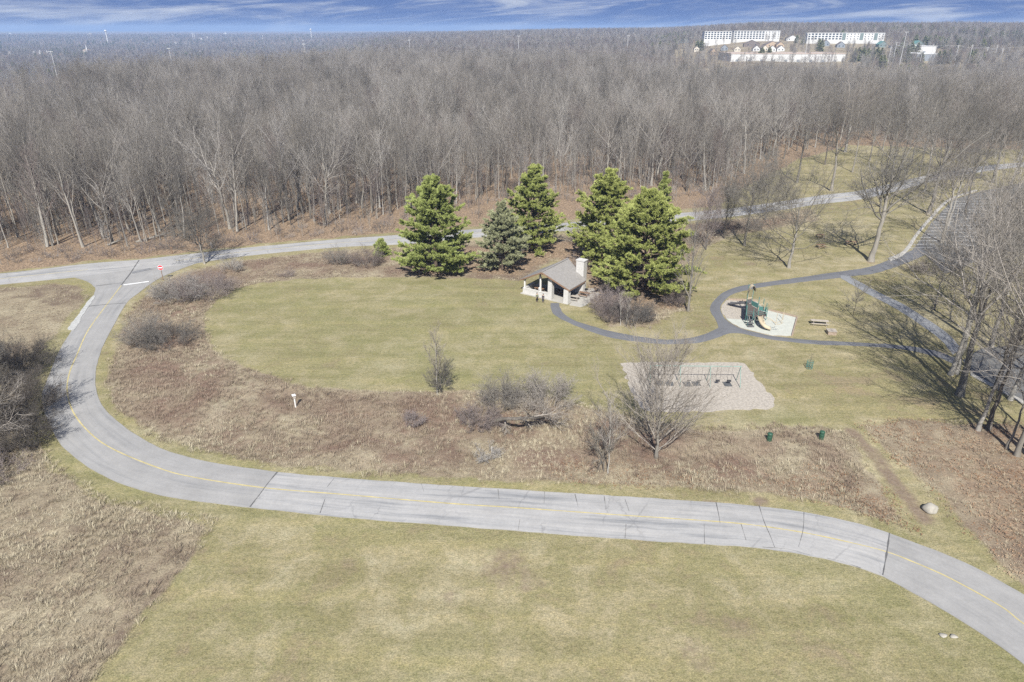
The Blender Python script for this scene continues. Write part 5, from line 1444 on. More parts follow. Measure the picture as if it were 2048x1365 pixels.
# arched tan hood with a window over the tall bay
a, b = PB_[2], PB_[3]
mid_, ex = (a + b) / 2, (b - a) / 2
for off in (0.0,):
    arc = [mid_ + ex * 1.15 * math.cos(t) + np.array((0, 0, 3.9 + 1.1 * math.sin(t))) for t in np.linspace(math.pi, 0, 11)]
    dn = np.array((.05, -.75, 0.0))
    V_ = [tuple(p) for p in arc] + [tuple(p + dn) for p in arc]
    n = len(arc)
    V_ += [tuple(p + np.array((0, 0, -.05))) for p in arc] + [tuple(p + dn + np.array((0, 0, -.05))) for p in arc]
    F_ = [(i, i + 1, n + i + 1, n + i) for i in range(n - 1)] + [(2 * n + i + 1, 2 * n + i, 3 * n + i, 3 * n + i + 1) for i in range(n - 1)]
    F_ += [(i, 2 * n + i, 2 * n + i + 1, i + 1) for i in range(n - 1)] + [(n + i + 1, 3 * n + i + 1, 3 * n + i, n + i) for i in range(n - 1)]
    mm = MB(); mm.add(V_, F_); mm.build('hood', M['tan_plastic'], pg)
mm = MB()
for s in (-1, 1): mm.bar(mid_ + ex * s * .72 + np.array((0, 0, 2.5)), mid_ + ex * s * .72 + np.array((0, 0, 4.5)), .34 * np.linalg.norm(ex), .05)
mm.bar(mid_ + np.array((0, 0, 2.4)) - ex, mid_ + np.array((0, 0, 2.4)) + ex, .05, .5)
mm.build('back_panel', M['tan_plastic'], pg)
# panels and rails between posts
for i, j, z0, z1, nm, mt in ((0, 2, 1.6, 2.3, 'panel', 'teal'), (2, 3, 1.6, 2.4, 'panel', 'grey_plastic'), (5, 7, .9, 1.6, 'panel', 'teal'), (3, 5, 1.2, 2.0, 'panel', 'teal')):
    mm = MB(); p, q = PB_[i], PB_[j]
    zz = (z0 + z1) / 2
    mm.bar(p + np.array((0, 0, zz)), q + np.array((0, 0, zz)), .05, z1 - z0); mm.build(nm, M[mt], pg)
for i, j, z in ((1, 4, 1.9), (0, 1, 2.2), (4, 6, 1.6), (6, 7, 1.6)):
    mm = MB()
    for k in (0, -.35): mm.tube([PB_[i] + np.array((0, 0, z + k)), PB_[j] + np.array((0, 0, z + k))], .025, 6)
    mm.build('rail', M['teal'], pg)
# dark barrel steps on the left side
st0 = (PB_[0] + PB_[1]) / 2
for k in range(3):
    mm = MB(); c = st0 + np.array((.0, -.35 - .42 * k, .85 - .38 * k))
    mm.box(c, (1.05, .40, .16)); mm.build('step', M['grey_plastic'], pg)
mm = MB()
for s in (-.55, .55): mm.tube([st0 + np.array((s, -.1, 1.9)), st0 + np.array((s, -.7, 1.5)), st0 + np.array((s, -1.4, .3))], .025, 6)
mm.build('handrail', M['teal'], pg)
# curved slide
def slide(pts, w, name, mat):
    P = catmull(np.array(pts), 16)
    T = np.gradient(P, axis=0); S_ = np.cross(T, (0, 0, 1.0)); S_ /= np.linalg.norm(S_, axis=1)[:, None]
    prof = [(-w / 2, .24), (-w / 2 + .06, .02), (0, -.05), (w / 2 - .06, .02), (w / 2, .24), (w / 2 + .05, .22), (w / 2, -.06), (0, -.13), (-w / 2, -.06), (-w / 2 - .05, .22)]
    V_, F_ = [], []
    for p, s in zip(P, S_):
        for x, z in prof: V_.append(p + s * x + np.array((0, 0, z)))
    k = len(prof)
    for i in range(len(P) - 1):
        for j in range(k): F_.append((i * k + j, i * k + (j + 1) % k, (i + 1) * k + (j + 1) % k, (i + 1) * k + j))
    mm = MB(); mm.add(V_, F_); return mm.build(name, M[mat], pg, True)
slide([pr(1520, 633, 1.25), pr(1521.5, 640, 1.1), pr(1525, 648, .85), pr(1531, 655, .45), pr(1541, 658.5, .25)], .75, 'slide', 'tan_plastic')
arc = [pr(1520, 633, 0) + np.array((.5 * math.cos(t), 0, 1.2 + 1.0 * math.sin(t))) for t in np.linspace(0, math.pi, 9)]
mm = MB(); mm.tube(arc, .06, 7); mm.build('slide_arch', M['tan_plastic'], pg)
# tall dark chute on the far side
slide([PB_[2] * .5 + PB_[3] * .5 + np.array((0, .1, 1.6)), PB_[2] + np.array((-.3, 1.2, 1.2)), PB_[2] + np.array((-1.2, 2.6, .5)), PB_[2] + np.array((-1.8, 3.4, .3))], .8, 'slide', 'grey_plastic')
# tan overhead loops
lo0, lo1 = pr(1535, 640, 2.1), pr(1567, 645, 2.1)
for dy in (0.0, .9):
    pts_ = [lo0 + (lo1 - lo0) * t + np.array((0, dy, -.35 * math.sin(math.pi * t) + .25 * math.sin(2 * math.pi * t))) for t in np.linspace(0, 1, 13)]
    mm = MB(); mm.tube(pts_, .035, 6); mm.build('loop_rail', M['tan_plastic'], pg)
for t in np.linspace(.1, .9, 6):
    p = lo0 + (lo1 - lo0) * t + np.array((0, 0, -.35 * math.sin(math.pi * t) + .25 * math.sin(2 * math.pi * t)))
    mm = MB(); mm.tube([p, p + np.array((0, .9, 0))], .022, 6); mm.build('rung', M['tan_plastic'], pg)
for (u_, v_) in ((1551, 651), (1563, 647), (1566, 640)):
    b = pr(u_, v_); mm = MB(); mm.tube([b, b + np.array((0, 0, 2.05))], .04, 7); mm.build('loop_post', M['tan_plastic'], pg)
# timber border of the pit
for nm_, pts in (('far', [(1456, 600.5), (1513, 603)]), ('top', [(1536, 621.5), (1593, 635.5)]), ('side', [(1594, 636.5), (1584, 673)])):
    p, q = at(*pts[0]), at(*pts[1])
    tb = thing('timber_edging', {'far': 'timber edging along the mulch behind the playground tower', 'top': 'timber edging behind the climbing loops', 'side': 'timber edging closing the pale play surface toward the picnic table'}[nm_], 'edging', (p[0], p[1], 0))
    n = max(2, int(np.linalg.norm(q - p) / 2.4))
    for k in range(n):
        a_ = (q - p) * (k / n); b_ = (q - p) * ((k + .985) / n)
        mm = MB(); mm.bar(a_ + np.array((0, 0, .15)), b_ + np.array((0, 0, .15)), .2, .3); mm.build('beam', M['timber'], tb)

# ------------------------------------------------------------------ swings
sa, sb = ground(1298, 768), ground(1476, 769.5)
sws = thing('swing_set', 'long pale green swing frame with three bays on mulch', 'swing set', sa)
ax_ = sb - sa; ln_ = np.linalg.norm(ax_); ax_ /= ln_
sd_ = np.array((-ax_[1], ax_[0], 0))
HB = 2.75
mm = MB(); mm.tube([np.array((0, 0, HB)) - ax_ * .15, ax_ * (ln_ + .15) + np.array((0, 0, HB))], .055, 8); mm.build('top_beam', M['pale_green'], sws)
for k in range(4):
    c = ax_ * ln_ * k / 3
    for s in (-1, 1):
        mm = MB(); mm.tube([c + np.array((0, 0, HB)), c + sd_ * s * 1.05 + np.array((0, 0, -.1))], .045, 8); mm.build('leg', M['pale_green'], sws)
def swing(x, bucket, seat_mat='rubber', sway=0.0):
    c = ax_ * x
    hz = .55
    w = .26
    sh_ = sd_ * sway
    mm = MB(); mm.box(c + sh_ + np.array((0, 0, hz)), (w * 2, .18 if not bucket else .26, .04 if not bucket else .22), math.atan2(ax_[1], ax_[0])); mm.build('bucket_seat' if bucket else 'seat', M[seat_mat], sws)
    for s in (-1, 1):
        mm = MB(); mm.tube([c + ax_ * s * w + np.array((0, 0, HB)), c + sh_ + ax_ * s * w + np.array((0, 0, hz))], .014, 5); mm.build('chain', M['dark_metal'], sws)
b_ = ln_ / 3
for x in (b_ * .33, b_ * .68, b_ * 1.33, b_ * 1.68): swing(x, False)
for x in (b_ * 2.3, b_ * 2.68): swing(x, True)
for k, (u_, v_) in enumerate(((1320, 768), (1339, 768.5), (1374, 769.5), (1392, 768.5), (1454.5, 769.5))):
    g_ = ground(u_, v_)
    lab = ['black rubber mat under the swings, end of the bay nearest the meadow tree', 'black rubber mat under the swings beside the end mat', 'black rubber mat in the middle bay, one of a touching pair', 'black rubber mat in the middle bay nearer the open end', 'black rubber mat lying alone under the bucket swing'][k]
    mt = thing('rubber_mat', lab, 'mat', (g_[0], g_[1], .035))
    mm = MB(); mm.box((0, 0, .025), (1.05, 1.25, .05), .02); mm.box((0, 0, .058), (.9, 1.1, .016), .02); mm.build('pad', M['mat_rubber'], mt)

# ------------------------------------------------------------------ small park things
M['sign_red'] = plain('sign_red', (0.50, 0.03, 0.045), 0.5, 0.08, 2)
M['sign_white'] = plain('sign_white', (0.75, 0.75, 0.74), 0.5, 0.04, 2)
M['green_drum'] = plain('green_drum_paint', (0.030, 0.080, 0.050), 0.5, 0.2, 3)
M['boulder'] = plain('pale_boulder', (0.32, 0.30, 0.255), 0.9, 0.2, 2.0)
sg = thing('road_sign', 'round red road sign with white bar on a brown post', 'road sign', ground(326.5, 561))
mm = MB(); mm.box((0, .03, 1.25), (.10, .08, 2.5)); mm.build('post', M['wood_brown'], sg)
def disc(r, t, z, y, mat, name, k=28):
    mm = MB(); n = k
    V_ = [(r * math.cos(2 * math.pi * i / n), y - t / 2, z + r * math.sin(2 * math.pi * i / n)) for i in range(n)] + [(r * math.cos(2 * math.pi * i / n), y + t / 2, z + r * math.sin(2 * math.pi * i / n)) for i in range(n)]
    mm.add(V_, [tuple(range(n)), tuple(range(2 * n - 1, n - 1, -1))] + [(i, n + i, n + (i + 1) % n, (i + 1) % n) for i in range(n)])
    return mm.build(name, mat, sg)
disc(.52, .02, 2.55, -.03, M['sign_white'], 'rim'); disc(.47, .02, 2.55, -.045, M['sign_red'], 'face')
mm = MB(); mm.box((0, -.060, 2.55), (.72, .01, .20)); mm.build('bar', M['sign_white'], sg)
so = thing('small_sign', 'small brown trail post across the cross road from the red sign', 'sign', ground(345, 508))
mm = MB(); mm.box((0, 0, .6), (.12, .12, 1.2)); mm.build('post', M['wood_brown'], so)
mm = MB(); mm.box((0, -.08, 1.3), (.5, .05, .45)); mm.build('board', M['wood_brown'], so)
mk = thing('marker_post', 'thin white marker post at the roadside by the corner tree', 'post', ground(424, 497))
mm = MB(); mm.box((0, 0, .7), (.12, .10, 1.4)); mm.build('stake', M['white_post'], mk); mm = MB(); mm.box((0, 0, 1.43), (.14, .12, .06)); mm.build('cap', M['white_post'], mk)
# nest box on a white pipe
nb = thing('nest_box', 'white nest box on a thick white pipe in the dry meadow', 'nest box', ground(591.5, 815))
mm = MB(); mm.tube([(0, 0, -.1), (0, 0, 1.35)], .10, 10); mm.build('pipe', M['white_post'], nb)
mm = MB(); mm.box((0, 0, 1.55), (.30, .32, .42), .5); bo = mm.build('box', M['wood_grey'], nb)
mm = MB(); mm.box((-.02, -.04, 1.79), (.44, .50, .05), .5); mm.build('lid', M['sign_white'], bo)
# thin stake in the meadow
sk = thing('marker_post', 'short pale stake standing in the meadow below the fallen tree', 'post', ground(984, 908))
mm = MB(); mm.box((0, 0, .45), (.07, .05, .9)); mm.build('stake', M['white_post'], sk); mm = MB(); mm.box((0, 0, .92), (.09, .07, .05)); mm.build('cap', M['white_post'], sk)
# green drums
for (u_, v_, lab) in ((1538, 882, 'dark green litter barrel sunk in brush near the swings'), (1642, 878, 'green litter barrel in the brush beside the mown trail')):
    t = thing('litter_barrel', lab, 'barrel', ground(u_, v_))
    mm = MB(); mm.tube([(0, 0, 0), (0, 0, .3), (0, 0, .32), (0, 0, .62), (0, 0, .64), (0, 0, .92)], [.29, .29, .305, .305, .29, .29], 16, cap=False); mm.build('drum', M['green_drum'], t)
    mm = MB(); mm.tube([(0, 0, .90), (0, 0, .97), (0, 0, 1.05), (0, 0, 1.10)], [.31, .31, .24, .08], 16); mm.build('lid', M['green_drum'], t)
# boulder
bd_ = ground(1859, 1022)
n_, m_ = 20, 12
Vb, Fb = [], []
for i in range(m_ + 1):
    th = math.pi * i / m_
    for j in range(n_):
        ph = 2 * math.pi * j / n_
        x, y, z = math.sin(th) * math.cos(ph), math.sin(th) * math.sin(ph), math.cos(th)
        k = 1 + .10 * math.sin(3.1 * x + 1.7) * math.cos(2.3 * y) + .06 * math.sin(5 * z + 3 * y) + .05 * math.sin(7 * x - 4 * z)
        Vb.append((x * .80 * k, y * .62 * k, max(z * .62 * k, -.25) + .22))
for i in range(m_):
    for j in range(n_):
        Fb.append((i * n_ + j, (i + 1) * n_ + j, (i + 1) * n_ + (j + 1) % n_, i * n_ + (j + 1) % n_))
mm = MB(); mm.add(Vb, Fb); o = mm.build('boulder', M['boulder'], None, True); o.location = tuple(bd_); o.rotation_euler = (0, .12, .3)
tag(o, 'pale rounded boulder at the foot of the mown trail', 'boulder')
# guarded sapling
gs = thing('guarded_sapling', 'thin sapling inside a green wire guard on the lawn', 'sapling', ground(1618, 737))
mm = MB(); mm.tube([(0, 0, 0), (.02, 0, 1.2), (.0, .03, 2.4)], [.03, .025, .01], 5); mm.build('stem', M['bark_dark'], gs)
mm = MB()
for k in range(10):
    t = k * .628; mm.bar((.42 * math.cos(t), .42 * math.sin(t), 0), (.42 * math.cos(t), .42 * math.sin(t), 1.15), .035)
for z in (.05, .4, .75, 1.13):
    mm.tube([(.42 * math.cos(t), .42 * math.sin(t), z) for t in np.linspace(0, 2 * math.pi, 17)], .02, 4, cap=False)
mm.build('guard', M['teal'], gs)
R = np.random.default_rng(9)
mm = MB()
for k in range(14):
    t = R.random() * 6.28; z = 1.0 + k * .09; mm.tube([(0, 0, z), (.35 * math.cos(t), .35 * math.sin(t), z + .3)], [.012, .006], 4)
mm.build('twigs', M['twig'], gs)
# loose stones in the grass by the road
for (u_, v_, s, lab) in ((1886, 1272, .34, 'flat pale stone at the left of two set in the grass'), (1907, 1274, .32, 'flat pale stone touching its twin in the roadside grass'), (806, 827, .0, '')):
    if not s: continue
    V_, F_ = [], []
    g_ = ground(u_, v_)
    for i in range(6):
        for j in range(10):
            th, ph = math.pi * i / 5, j * .628
            k = 1 + .18 * math.sin(3 * ph + u_) * math.sin(th)
            V_.append((s * math.sin(th) * math.cos(ph) * k, .7 * s * math.sin(th) * math.sin(ph) * k, .10 * math.cos(th) + .05))
    for i in range(5):
        for j in range(10): F_.append((i * 10 + j, (i + 1) * 10 + j, (i + 1) * 10 + (j + 1) % 10, i * 10 + (j + 1) % 10))
    mm = MB(); mm.add(V_, F_); o = mm.build('flat_stone', M['boulder'], None, True); o.location = tuple(g_); tag(o, lab, 'stone')
# ------------------------------------------------------------------ the town far behind the woods
CLEAR = []
def far_at(u_, v_, Yd):
    xc, yc = (u_ - CX) / FPX, (CY - v_) / FPX
    dy, dz = CT + yc * ST, -ST + yc * CT
    t = Yd / dy
    return np.array((xc * t, Yd, CAM_H + dz * t))
def stand(u_, v_, Yd, hgt):
    """the distance at which a thing hgt metres tall, standing on the land, tops out at (u, v)"""
    best = None
    for Yt in np.r_[np.arange(Yd * .7, Yd * 2.2, 20.0)]:
        q = far_at(u_, v_, Yt)
        e = abs(q[2] - float(height(q[0], q[1])) - hgt) + abs(Yt - Yd) * .004
        if best is None or e < best[0]: best = (e, q)
    return best[1]
M['b_white'] = plain('white_facade', (0.55, 0.55, 0.53), 0.8, 0.05, 0.2)
M['b_cream'] = plain('cream_siding', (0.52, 0.48, 0.40), 0.8, 0.06, 0.3)
M['b_tan'] = plain('tan_siding', (0.40, 0.31, 0.22), 0.8, 0.08, 0.3)
M['b_grey'] = plain('grey_cladding', (0.22, 0.24, 0.26), 0.8, 0.08, 0.3)
M['b_green'] = plain('green_grey_cladding', (0.16, 0.20, 0.19), 0.8, 0.08, 0.3)
M['b_roof'] = plain('brown_roof', (0.16, 0.135, 0.12), 0.9, 0.12, 0.5)
M['b_roof_green'] = plain('green_roof', (0.10, 0.20, 0.18), 0.7, 0.1, 0.5)
M['b_glass'] = plain('dark_window_glass', (0.035, 0.05, 0.065), 0.25, 0.2, 0.5, spec=0.5)
M['pole'] = plain('pale_pole', (0.48, 0.48, 0.47), 0.5, 0.06, 0.5)
M['brick'] = plain('tan_trim', (0.42, 0.34, 0.28), 0.8, 0.1, 0.5)

def facade(label, u0, u1, v0, v1, Yd, floors, bays, wall, depth=16.0, skew=0.0, name='apartment_building', balcony=0.5, cat='apartment building', green=()):
    a, b = far_at(u0, v0, Yd), far_at(u1, v0, Yd + skew)
    top = a[2]
    Wd = float(np.hypot(b[0] - a[0], b[1] - a[1])); rz_ = math.atan2(b[1] - a[1], b[0] - a[0])
    zb = float(min(height(a[0], a[1]), height(b[0], b[1]))) - 1.0
    Hh = top - zb
    t = thing(name, label, cat, (a[0], a[1], zb), rz_)
    mm = MB(); mm.box((Wd / 2, depth / 2, Hh / 2), (Wd, depth, Hh)); mm.build('wall', M[wall], t)
    mm = MB(); mm.box((Wd / 2, depth / 2, Hh + .25), (Wd + .8, depth + .8, .5)); mm.build('roof', M[wall], t)
    vis = far_at(u0, v0, Yd)[2] - far_at(u0, v1, Yd)[2]
    CLEAR.append(((a[0] + b[0]) / 2, (a[1] + b[1]) / 2, Wd / 2, 120))
    fh = vis / floors
    bw = Wd / bays
    mw = MB(); mw.box((0, 0, 0), (bw * .62, .2, fh * .52)); wme = None
    for f in range(floors):
        for k in range(bays):
            if k in green: continue
            wide = (k / bays) < balcony
            if wme is None:
                o = mw.build('window', M['b_glass'], t); wme = o.data
            else:
                o = link(bpy.data.objects.new('window', wme), t)
            o.location = (bw * (k + .5), -.12, Hh - fh * (f + .52)); o.scale = (1 if wide else .42, 1, 1.1 if wide else .75)
    for k in green:
        mm = MB(); mm.box((bw * (k + .5), -.15, Hh - vis / 2), (bw * .98, .5, vis)); mm.build('bay_panel', M['b_green'], t)
    return t
facade('four-storey white apartment block standing apart on the far hillside', 1410, 1464, 63.5, 79, 1250, 4, 9, 'b_white', balcony=1.0)
facade('long four-storey white apartment block with angled bays on the far hillside', 1469, 1561, 62.5, 79, 1260, 4, 15, 'b_white', balcony=.66, skew=15)
facade('very long low white apartment block with grey-green bays behind trees', 1616, 1771, 66.5, 80, 1230, 3, 22, 'b_white', balcony=.42, green=(10, 15, 19), skew=-20)
def warehouse(label, u0, u1, v0, v1, Yd, wall, trim=None):
    Yd = float(stand((u0 + u1) / 2, v0, Yd, 9.0)[1])
    a, b = far_at(u0, v0, Yd), far_at(u1, v0, Yd)
    zb = float(height((a[0] + b[0]) / 2, a[1])) - 1.5
    CLEAR.append(((a[0] + b[0]) / 2, Yd, (b[0] - a[0]) / 2, 90))
    t = thing('warehouse', label, 'warehouse', (a[0], Yd, zb))
    Wd, Hh = b[0] - a[0], a[2] - zb
    mm = MB(); mm.box((Wd / 2, 30, Hh / 2), (Wd, 60, Hh)); mm.build('wall', M[wall], t)
    mm = MB(); mm.box((Wd / 2, 30, Hh + .35), (Wd + 1, 61, .7)); mm.build('roof_edge', M[trim or wall], t)
    for k in range(max(2, int(Wd / 16))):
        mm = MB(); mm.box((8 + k * 16, -.1, 2.2), (3.6, .3, 4.2)); mm.build('loading_door', M['b_grey'], t)
    return t
warehouse('huge flat white warehouse wall just behind the woods', 1463, 1692, 108.5, 121, 830, 'b_white', 'brick')
warehouse('low grey-blue flat-roofed building near the power poles', 1834, 1884, 109, 118, 800, 'b_grey', 'b_white')
warehouse('long low white shed behind the dark conifers', 1818, 1874, 93.5, 97, 960, 'b_white')

def house(label, u_, v_top, Yd, w, hgt, wall='b_white', roof='b_roof', rz_=0.0, depth=9.0, gable=True):
    p = stand(u_, v_top, Yd, 7.5 + .08 * w)
    zb = float(height(p[0], p[1])) - .5
    Hh = float(np.clip(p[2] - zb, 6.5, 13.0))
    CLEAR.append((p[0], p[1], w * .7 + 3, 190))
    rh = min(w * .42, Hh * .5)
    t = thing('house', label, 'house', (p[0], p[1], zb), rz_)
    eh = Hh - rh
    V_ = [(-w / 2, 0, 0), (w / 2, 0, 0), (w / 2, 0, eh), (0, 0, Hh), (-w / 2, 0, eh)]
    V_ += [(x, depth, z) for x, y, z in V_]
    mm = MB(); mm.add(V_, [(0, 1, 2, 3, 4), (9, 8, 7, 6, 5), (0, 5, 6, 1), (1, 6, 7, 2), (4, 9, 5, 0)]); mm.build('wall', M[wall], t)
    rf = MB()
    for s in (-1, 1):
        a_, b_2 = np.array((0, -.4, Hh + .12)), np.array((s * (w / 2 + .4), -.4, eh - .1))
        rf.add([a_, b_2, b_2 + np.array((0, depth + .8, 0)), a_ + np.array((0, depth + .8, 0)), a_ + np.array((0, 0, .25)), b_2 + np.array((0, 0, .25)), b_2 + np.array((0, depth + .8, .25)), a_ + np.array((0, depth + .8, .25))],
               [(0, 1, 2, 3), (7, 6, 5, 4), (0, 4, 5, 1), (1, 5, 6, 2), (2, 6, 7, 3), (3, 7, 4, 0)])
    rf.build('roof', M[roof], t)
    for x in (-w * .24, w * .24):
        mm = MB(); mm.box((x, -.05, Hh - rh - 1.4), (1.5, .2, 1.7)); mm.build('window', M['b_glass'], t)
    return t
HS = [(1476, 92.5, 1000, 9, 'b_cream', 'cream gabled house at the end of the white row'), (1514, 91.5, 1020, 10, 'b_white', 'white gabled house in the row behind the warehouse'), (1531, 91, 1020, 10, 'b_cream', 'cream gabled house with white trim in the row behind the warehouse'),
      (1546, 92, 1020, 10, 'b_white', 'narrow white gabled house in the row near the tan one'), (1563, 91.5, 1020, 11, 'b_white', 'broad white gabled house closing the row'), (1546, 83, 1120, 22, 'b_tan', 'wide tan house with brown roof above the row'), (1505, 81, 1130, 24, 'b_roof', 'wide brown-roofed house below the apartment block'),
      (1562, 84, 1110, 12, 'b_tan', 'small tan house beside the wide tan one'), (1653, 80.5, 1080, 14, 'b_grey', 'grey gabled house in front of the very long apartment block'), (1684, 84, 1080, 12, 'b_grey', 'pale grey house among trees in front of the long block'),
      (1768, 83, 1050, 14, 'b_green', 'green-grey barn right of the very long block'), (1372, 77, 1100, 20, 'b_green', 'green-grey house at the left end of the hillside town'), (1394, 93, 980, 8, 'b_cream', 'small cream house among evergreens on the hillside'), (1428, 98, 930, 9, 'b_tan', 'tan cottage at the edge of the woods before the town'),
      (1450, 90, 1000, 10, 'b_grey', 'blue-grey house left of the cream gable'), (1586, 71, 1240, 20, 'b_white', 'white low house between the apartment blocks'), (1840, 82, 1100, 18, 'b_green', 'long grey-green house behind conifers near the mast'),
      (17, 102, 1050, 9, 'b_cream', 'round-gabled pale house alone in the valley'), (79, 100.5, 1080, 9, 'b_white', 'white house beside the tall light mast in the valley'), (66, 102, 1090, 10, 'b_white', 'pale low house next to the white valley house'), (92, 101, 1150, 10, 'b_white', 'white house behind the light mast in the valley'),
      (298, 86, 1700, 9, 'b_white', 'white house above the valley trees'), (350, 84, 1800, 16, 'b_white', 'long pale building above the valley trees'), (401, 76, 2000, 30, 'b_white', 'white hall beside two slim towers'), (414, 72.5, 2100, 12, 'b_cream', 'cream gable behind the white hall'),
      (594, 80.5, 1900, 12, 'b_white', 'white house far across the plain'), (606, 79, 1950, 10, 'b_cream', 'cream house far across the plain'), (20, 66, 4200, 26, 'b_white', 'pale hall on the horizon of the plain'), (450, 65, 4200, 34, 'b_white', 'long white hall on the horizon of the plain'), (180, 66.5, 4000, 45, 'b_cream', 'very long pale hall on the horizon of the plain'), (740, 66, 3600, 20, 'b_white', 'white block on the horizon beside the woods ridge')]
for k, (u_, vt, Yd, w, wall, lab) in enumerate(HS):
    house(lab, u_, vt, Yd, w, 7, wall, 'b_roof_green' if wall == 'b_green' else 'b_roof', ((k * 37) % 11 - 5) * .05)
# church with spire
p = stand(170, 99, 1900, 13.0); zb = float(height(p[0], p[1]))
CLEAR.append((p[0], p[1], 16, 200))
chh = thing('church', 'pale church with a white spire in the valley', 'church', (p[0], p[1], zb))
Hc = float(np.clip(p[2] - zb, 11, 16))
mm = MB(); mm.box((0, 8, Hc * .35), (18, 26, Hc * .7)); mm.build('nave', M['b_cream'], chh)
mm = MB(); mm.add([(-9.4, -5.4, Hc * .7), (9.4, -5.4, Hc * .7), (0, -5.4, Hc), (-9.4, 21.4, Hc * .7), (9.4, 21.4, Hc * .7), (0, 21.4, Hc)], [(0, 1, 2), (5, 4, 3), (0, 2, 5, 3), (1, 4, 5, 2), (0, 3, 4, 1)]); mm.build('roof', M['b_tan'], chh)
mm = MB(); mm.box((7.5, -4, Hc * .6), (3.6, 3.6, Hc * 1.2)); mm.build('tower', M['b_white'], chh)
sp_top = Hc * 2.1
mm = MB(); mm.tube([(7.5, -4, Hc * 1.2), (7.5, -4, sp_top)], [1.9, .12], 8); mm.build('spire', M['b_white'], chh)
for (u_, vt, vb, Yd, lab) in ((524.5, 70, 78, 2100, 'thin white church spire far across the plain'), (384, 64.5, 79, 2000, 'slim white tower at the left of the white hall'), (387.5, 66, 79, 2000, 'slim white tower standing against the white hall')):
    p = stand(u_, vt, Yd, 24.0); zb = float(height(p[0], p[1]))
    o = thing('tower', lab, 'tower', (p[0], p[1], zb)); Hh = p[2] - zb
    mm = MB(); mm.tube([(0, 0, 0), (0, 0, Hh * .7)], 1.6, 8); mm.build('shaft', M['b_white'], o); mm = MB(); mm.tube([(0, 0, Hh * .7), (0, 0, Hh)], [1.9, .2], 8); mm.build('spire', M['b_white'], o)
for (u_, vt, Yd, lab) in ((210.3, 60.2, 3300, 'white water tower on the plain beyond the valley'), (621, 57.8, 4200, 'pale water tower on the horizon beside the ridge')):
    p = far_at(u_, vt, Yd); zb = float(height(p[0], p[1]))
    o = thing('water_tower', lab, 'water tower', (p[0], p[1], zb)); Hh = p[2] - zb
    mm = MB(); mm.tube([(0, 0, 0), (0, 0, Hh - 6)], 2.0, 10); mm.build('column', M['b_white'], o)
    mm = MB(); mm.tube([(0, 0, Hh - 8), (0, 0, Hh - 6.5), (0, 0, Hh - 3.5), (0, 0, Hh - 1), (0, 0, Hh)], [1.8, 4.4, 5.6, 4.2, 1.0], 14); mm.build('tank', M['b_white'], o, True)
def mast(label, u_, vt, Yd, r=.28):
    p = far_at(u_, vt, Yd); zb = float(height(p[0], p[1])) - 1
    o = thing('light_mast', label, 'light mast', (p[0], p[1], zb)); Hh = p[2] - zb
    mm = MB(); mm.tube([(0, 0, 0), (0, 0, Hh)], [r * 1.3, r * .7], 8); mm.build('pole', M['pole'], o)
    for k in range(6):
        t = k * 1.047; mm = MB(); mm.box((1.5 * math.cos(t), 1.5 * math.sin(t), Hh - .1), (.9, .9, .5)); mm.bar((0, 0, Hh), (1.5 * math.cos(t), 1.5 * math.sin(t), Hh), .12); mm.build('lamp_head', M['b_white'], o)
for (u_, vt, Yd, lab) in ((101.5, 103.5, 720, 'tall highway light mast leaning clear over the valley woods'), (337.5, 97, 820, 'highway light mast above the green clump in the valley'), (607.5, 88.5, 900, 'highway light mast just topping the far woods'), (818.5, 80.5, 1000, 'highway light mast alone over the middle of the woods'),
                         (1037, 72.5, 1050, 'highway light mast below the wooded ridge'), (1256.5, 72, 1050, 'highway light mast left of the hillside town'), (1617.5, 67.5, 800, 'very tall highway light mast rising beside the long block'), (1813.5, 64.5, 850, 'very tall highway light mast near the power poles')):
    mast(lab, u_, vt, Yd)
# power line
pl_pts = [(1783, 93, 900), (1794, 84, 900), (1848, 90, 880), (1868, 88, 890), (1918, 90, 900), (1946, 89, 900), (1977, 94, 900), (1996, 90, 920), (2007, 97, 880), (2020, 94, 950)]
tops = []
for k, (u_, vt, Yd) in enumerate(pl_pts):
    p = far_at(u_, vt, Yd); zb = float(height(p[0], p[1])) - 1; Hh = p[2] - zb
    o = thing('power_pole', 'thin grey power pole in the line right of the town', 'power pole', (p[0], p[1], zb), 0, 'power poles by the far highway')
    mm = MB(); mm.tube([(0, 0, 0), (0, 0, Hh)], [.3, .2], 6); mm.build('pole', M['pole'], o)
    mm = MB(); mm.box((0, 0, Hh - 1.2), (3.2, .2, .2)); mm.box((0, 0, Hh - 2.6), (2.4, .2, .2)); mm.build('crossarm', M['pole'], o)
    tops.append(p)
for a, b, lab in ((1, 4, 'power cable sagging between the poles nearest the town'), (4, 6, 'power cable between the middle poles'), (6, 9, 'power cable running off at the end of the pole line')):
    w_ = thing('power_cable', lab, 'cable', tops[a])
    pts_ = [tops[a] + (tops[b] - tops[a]) * t + np.array((0, 0, -5 * 4 * t * (1 - t) * .3 - 1)) - tops[a] for t in np.linspace(0, 1, 9)]
    mm = MB(); mm.tube(pts_, .09, 4); mm.build('wire', M['pole'], w_)
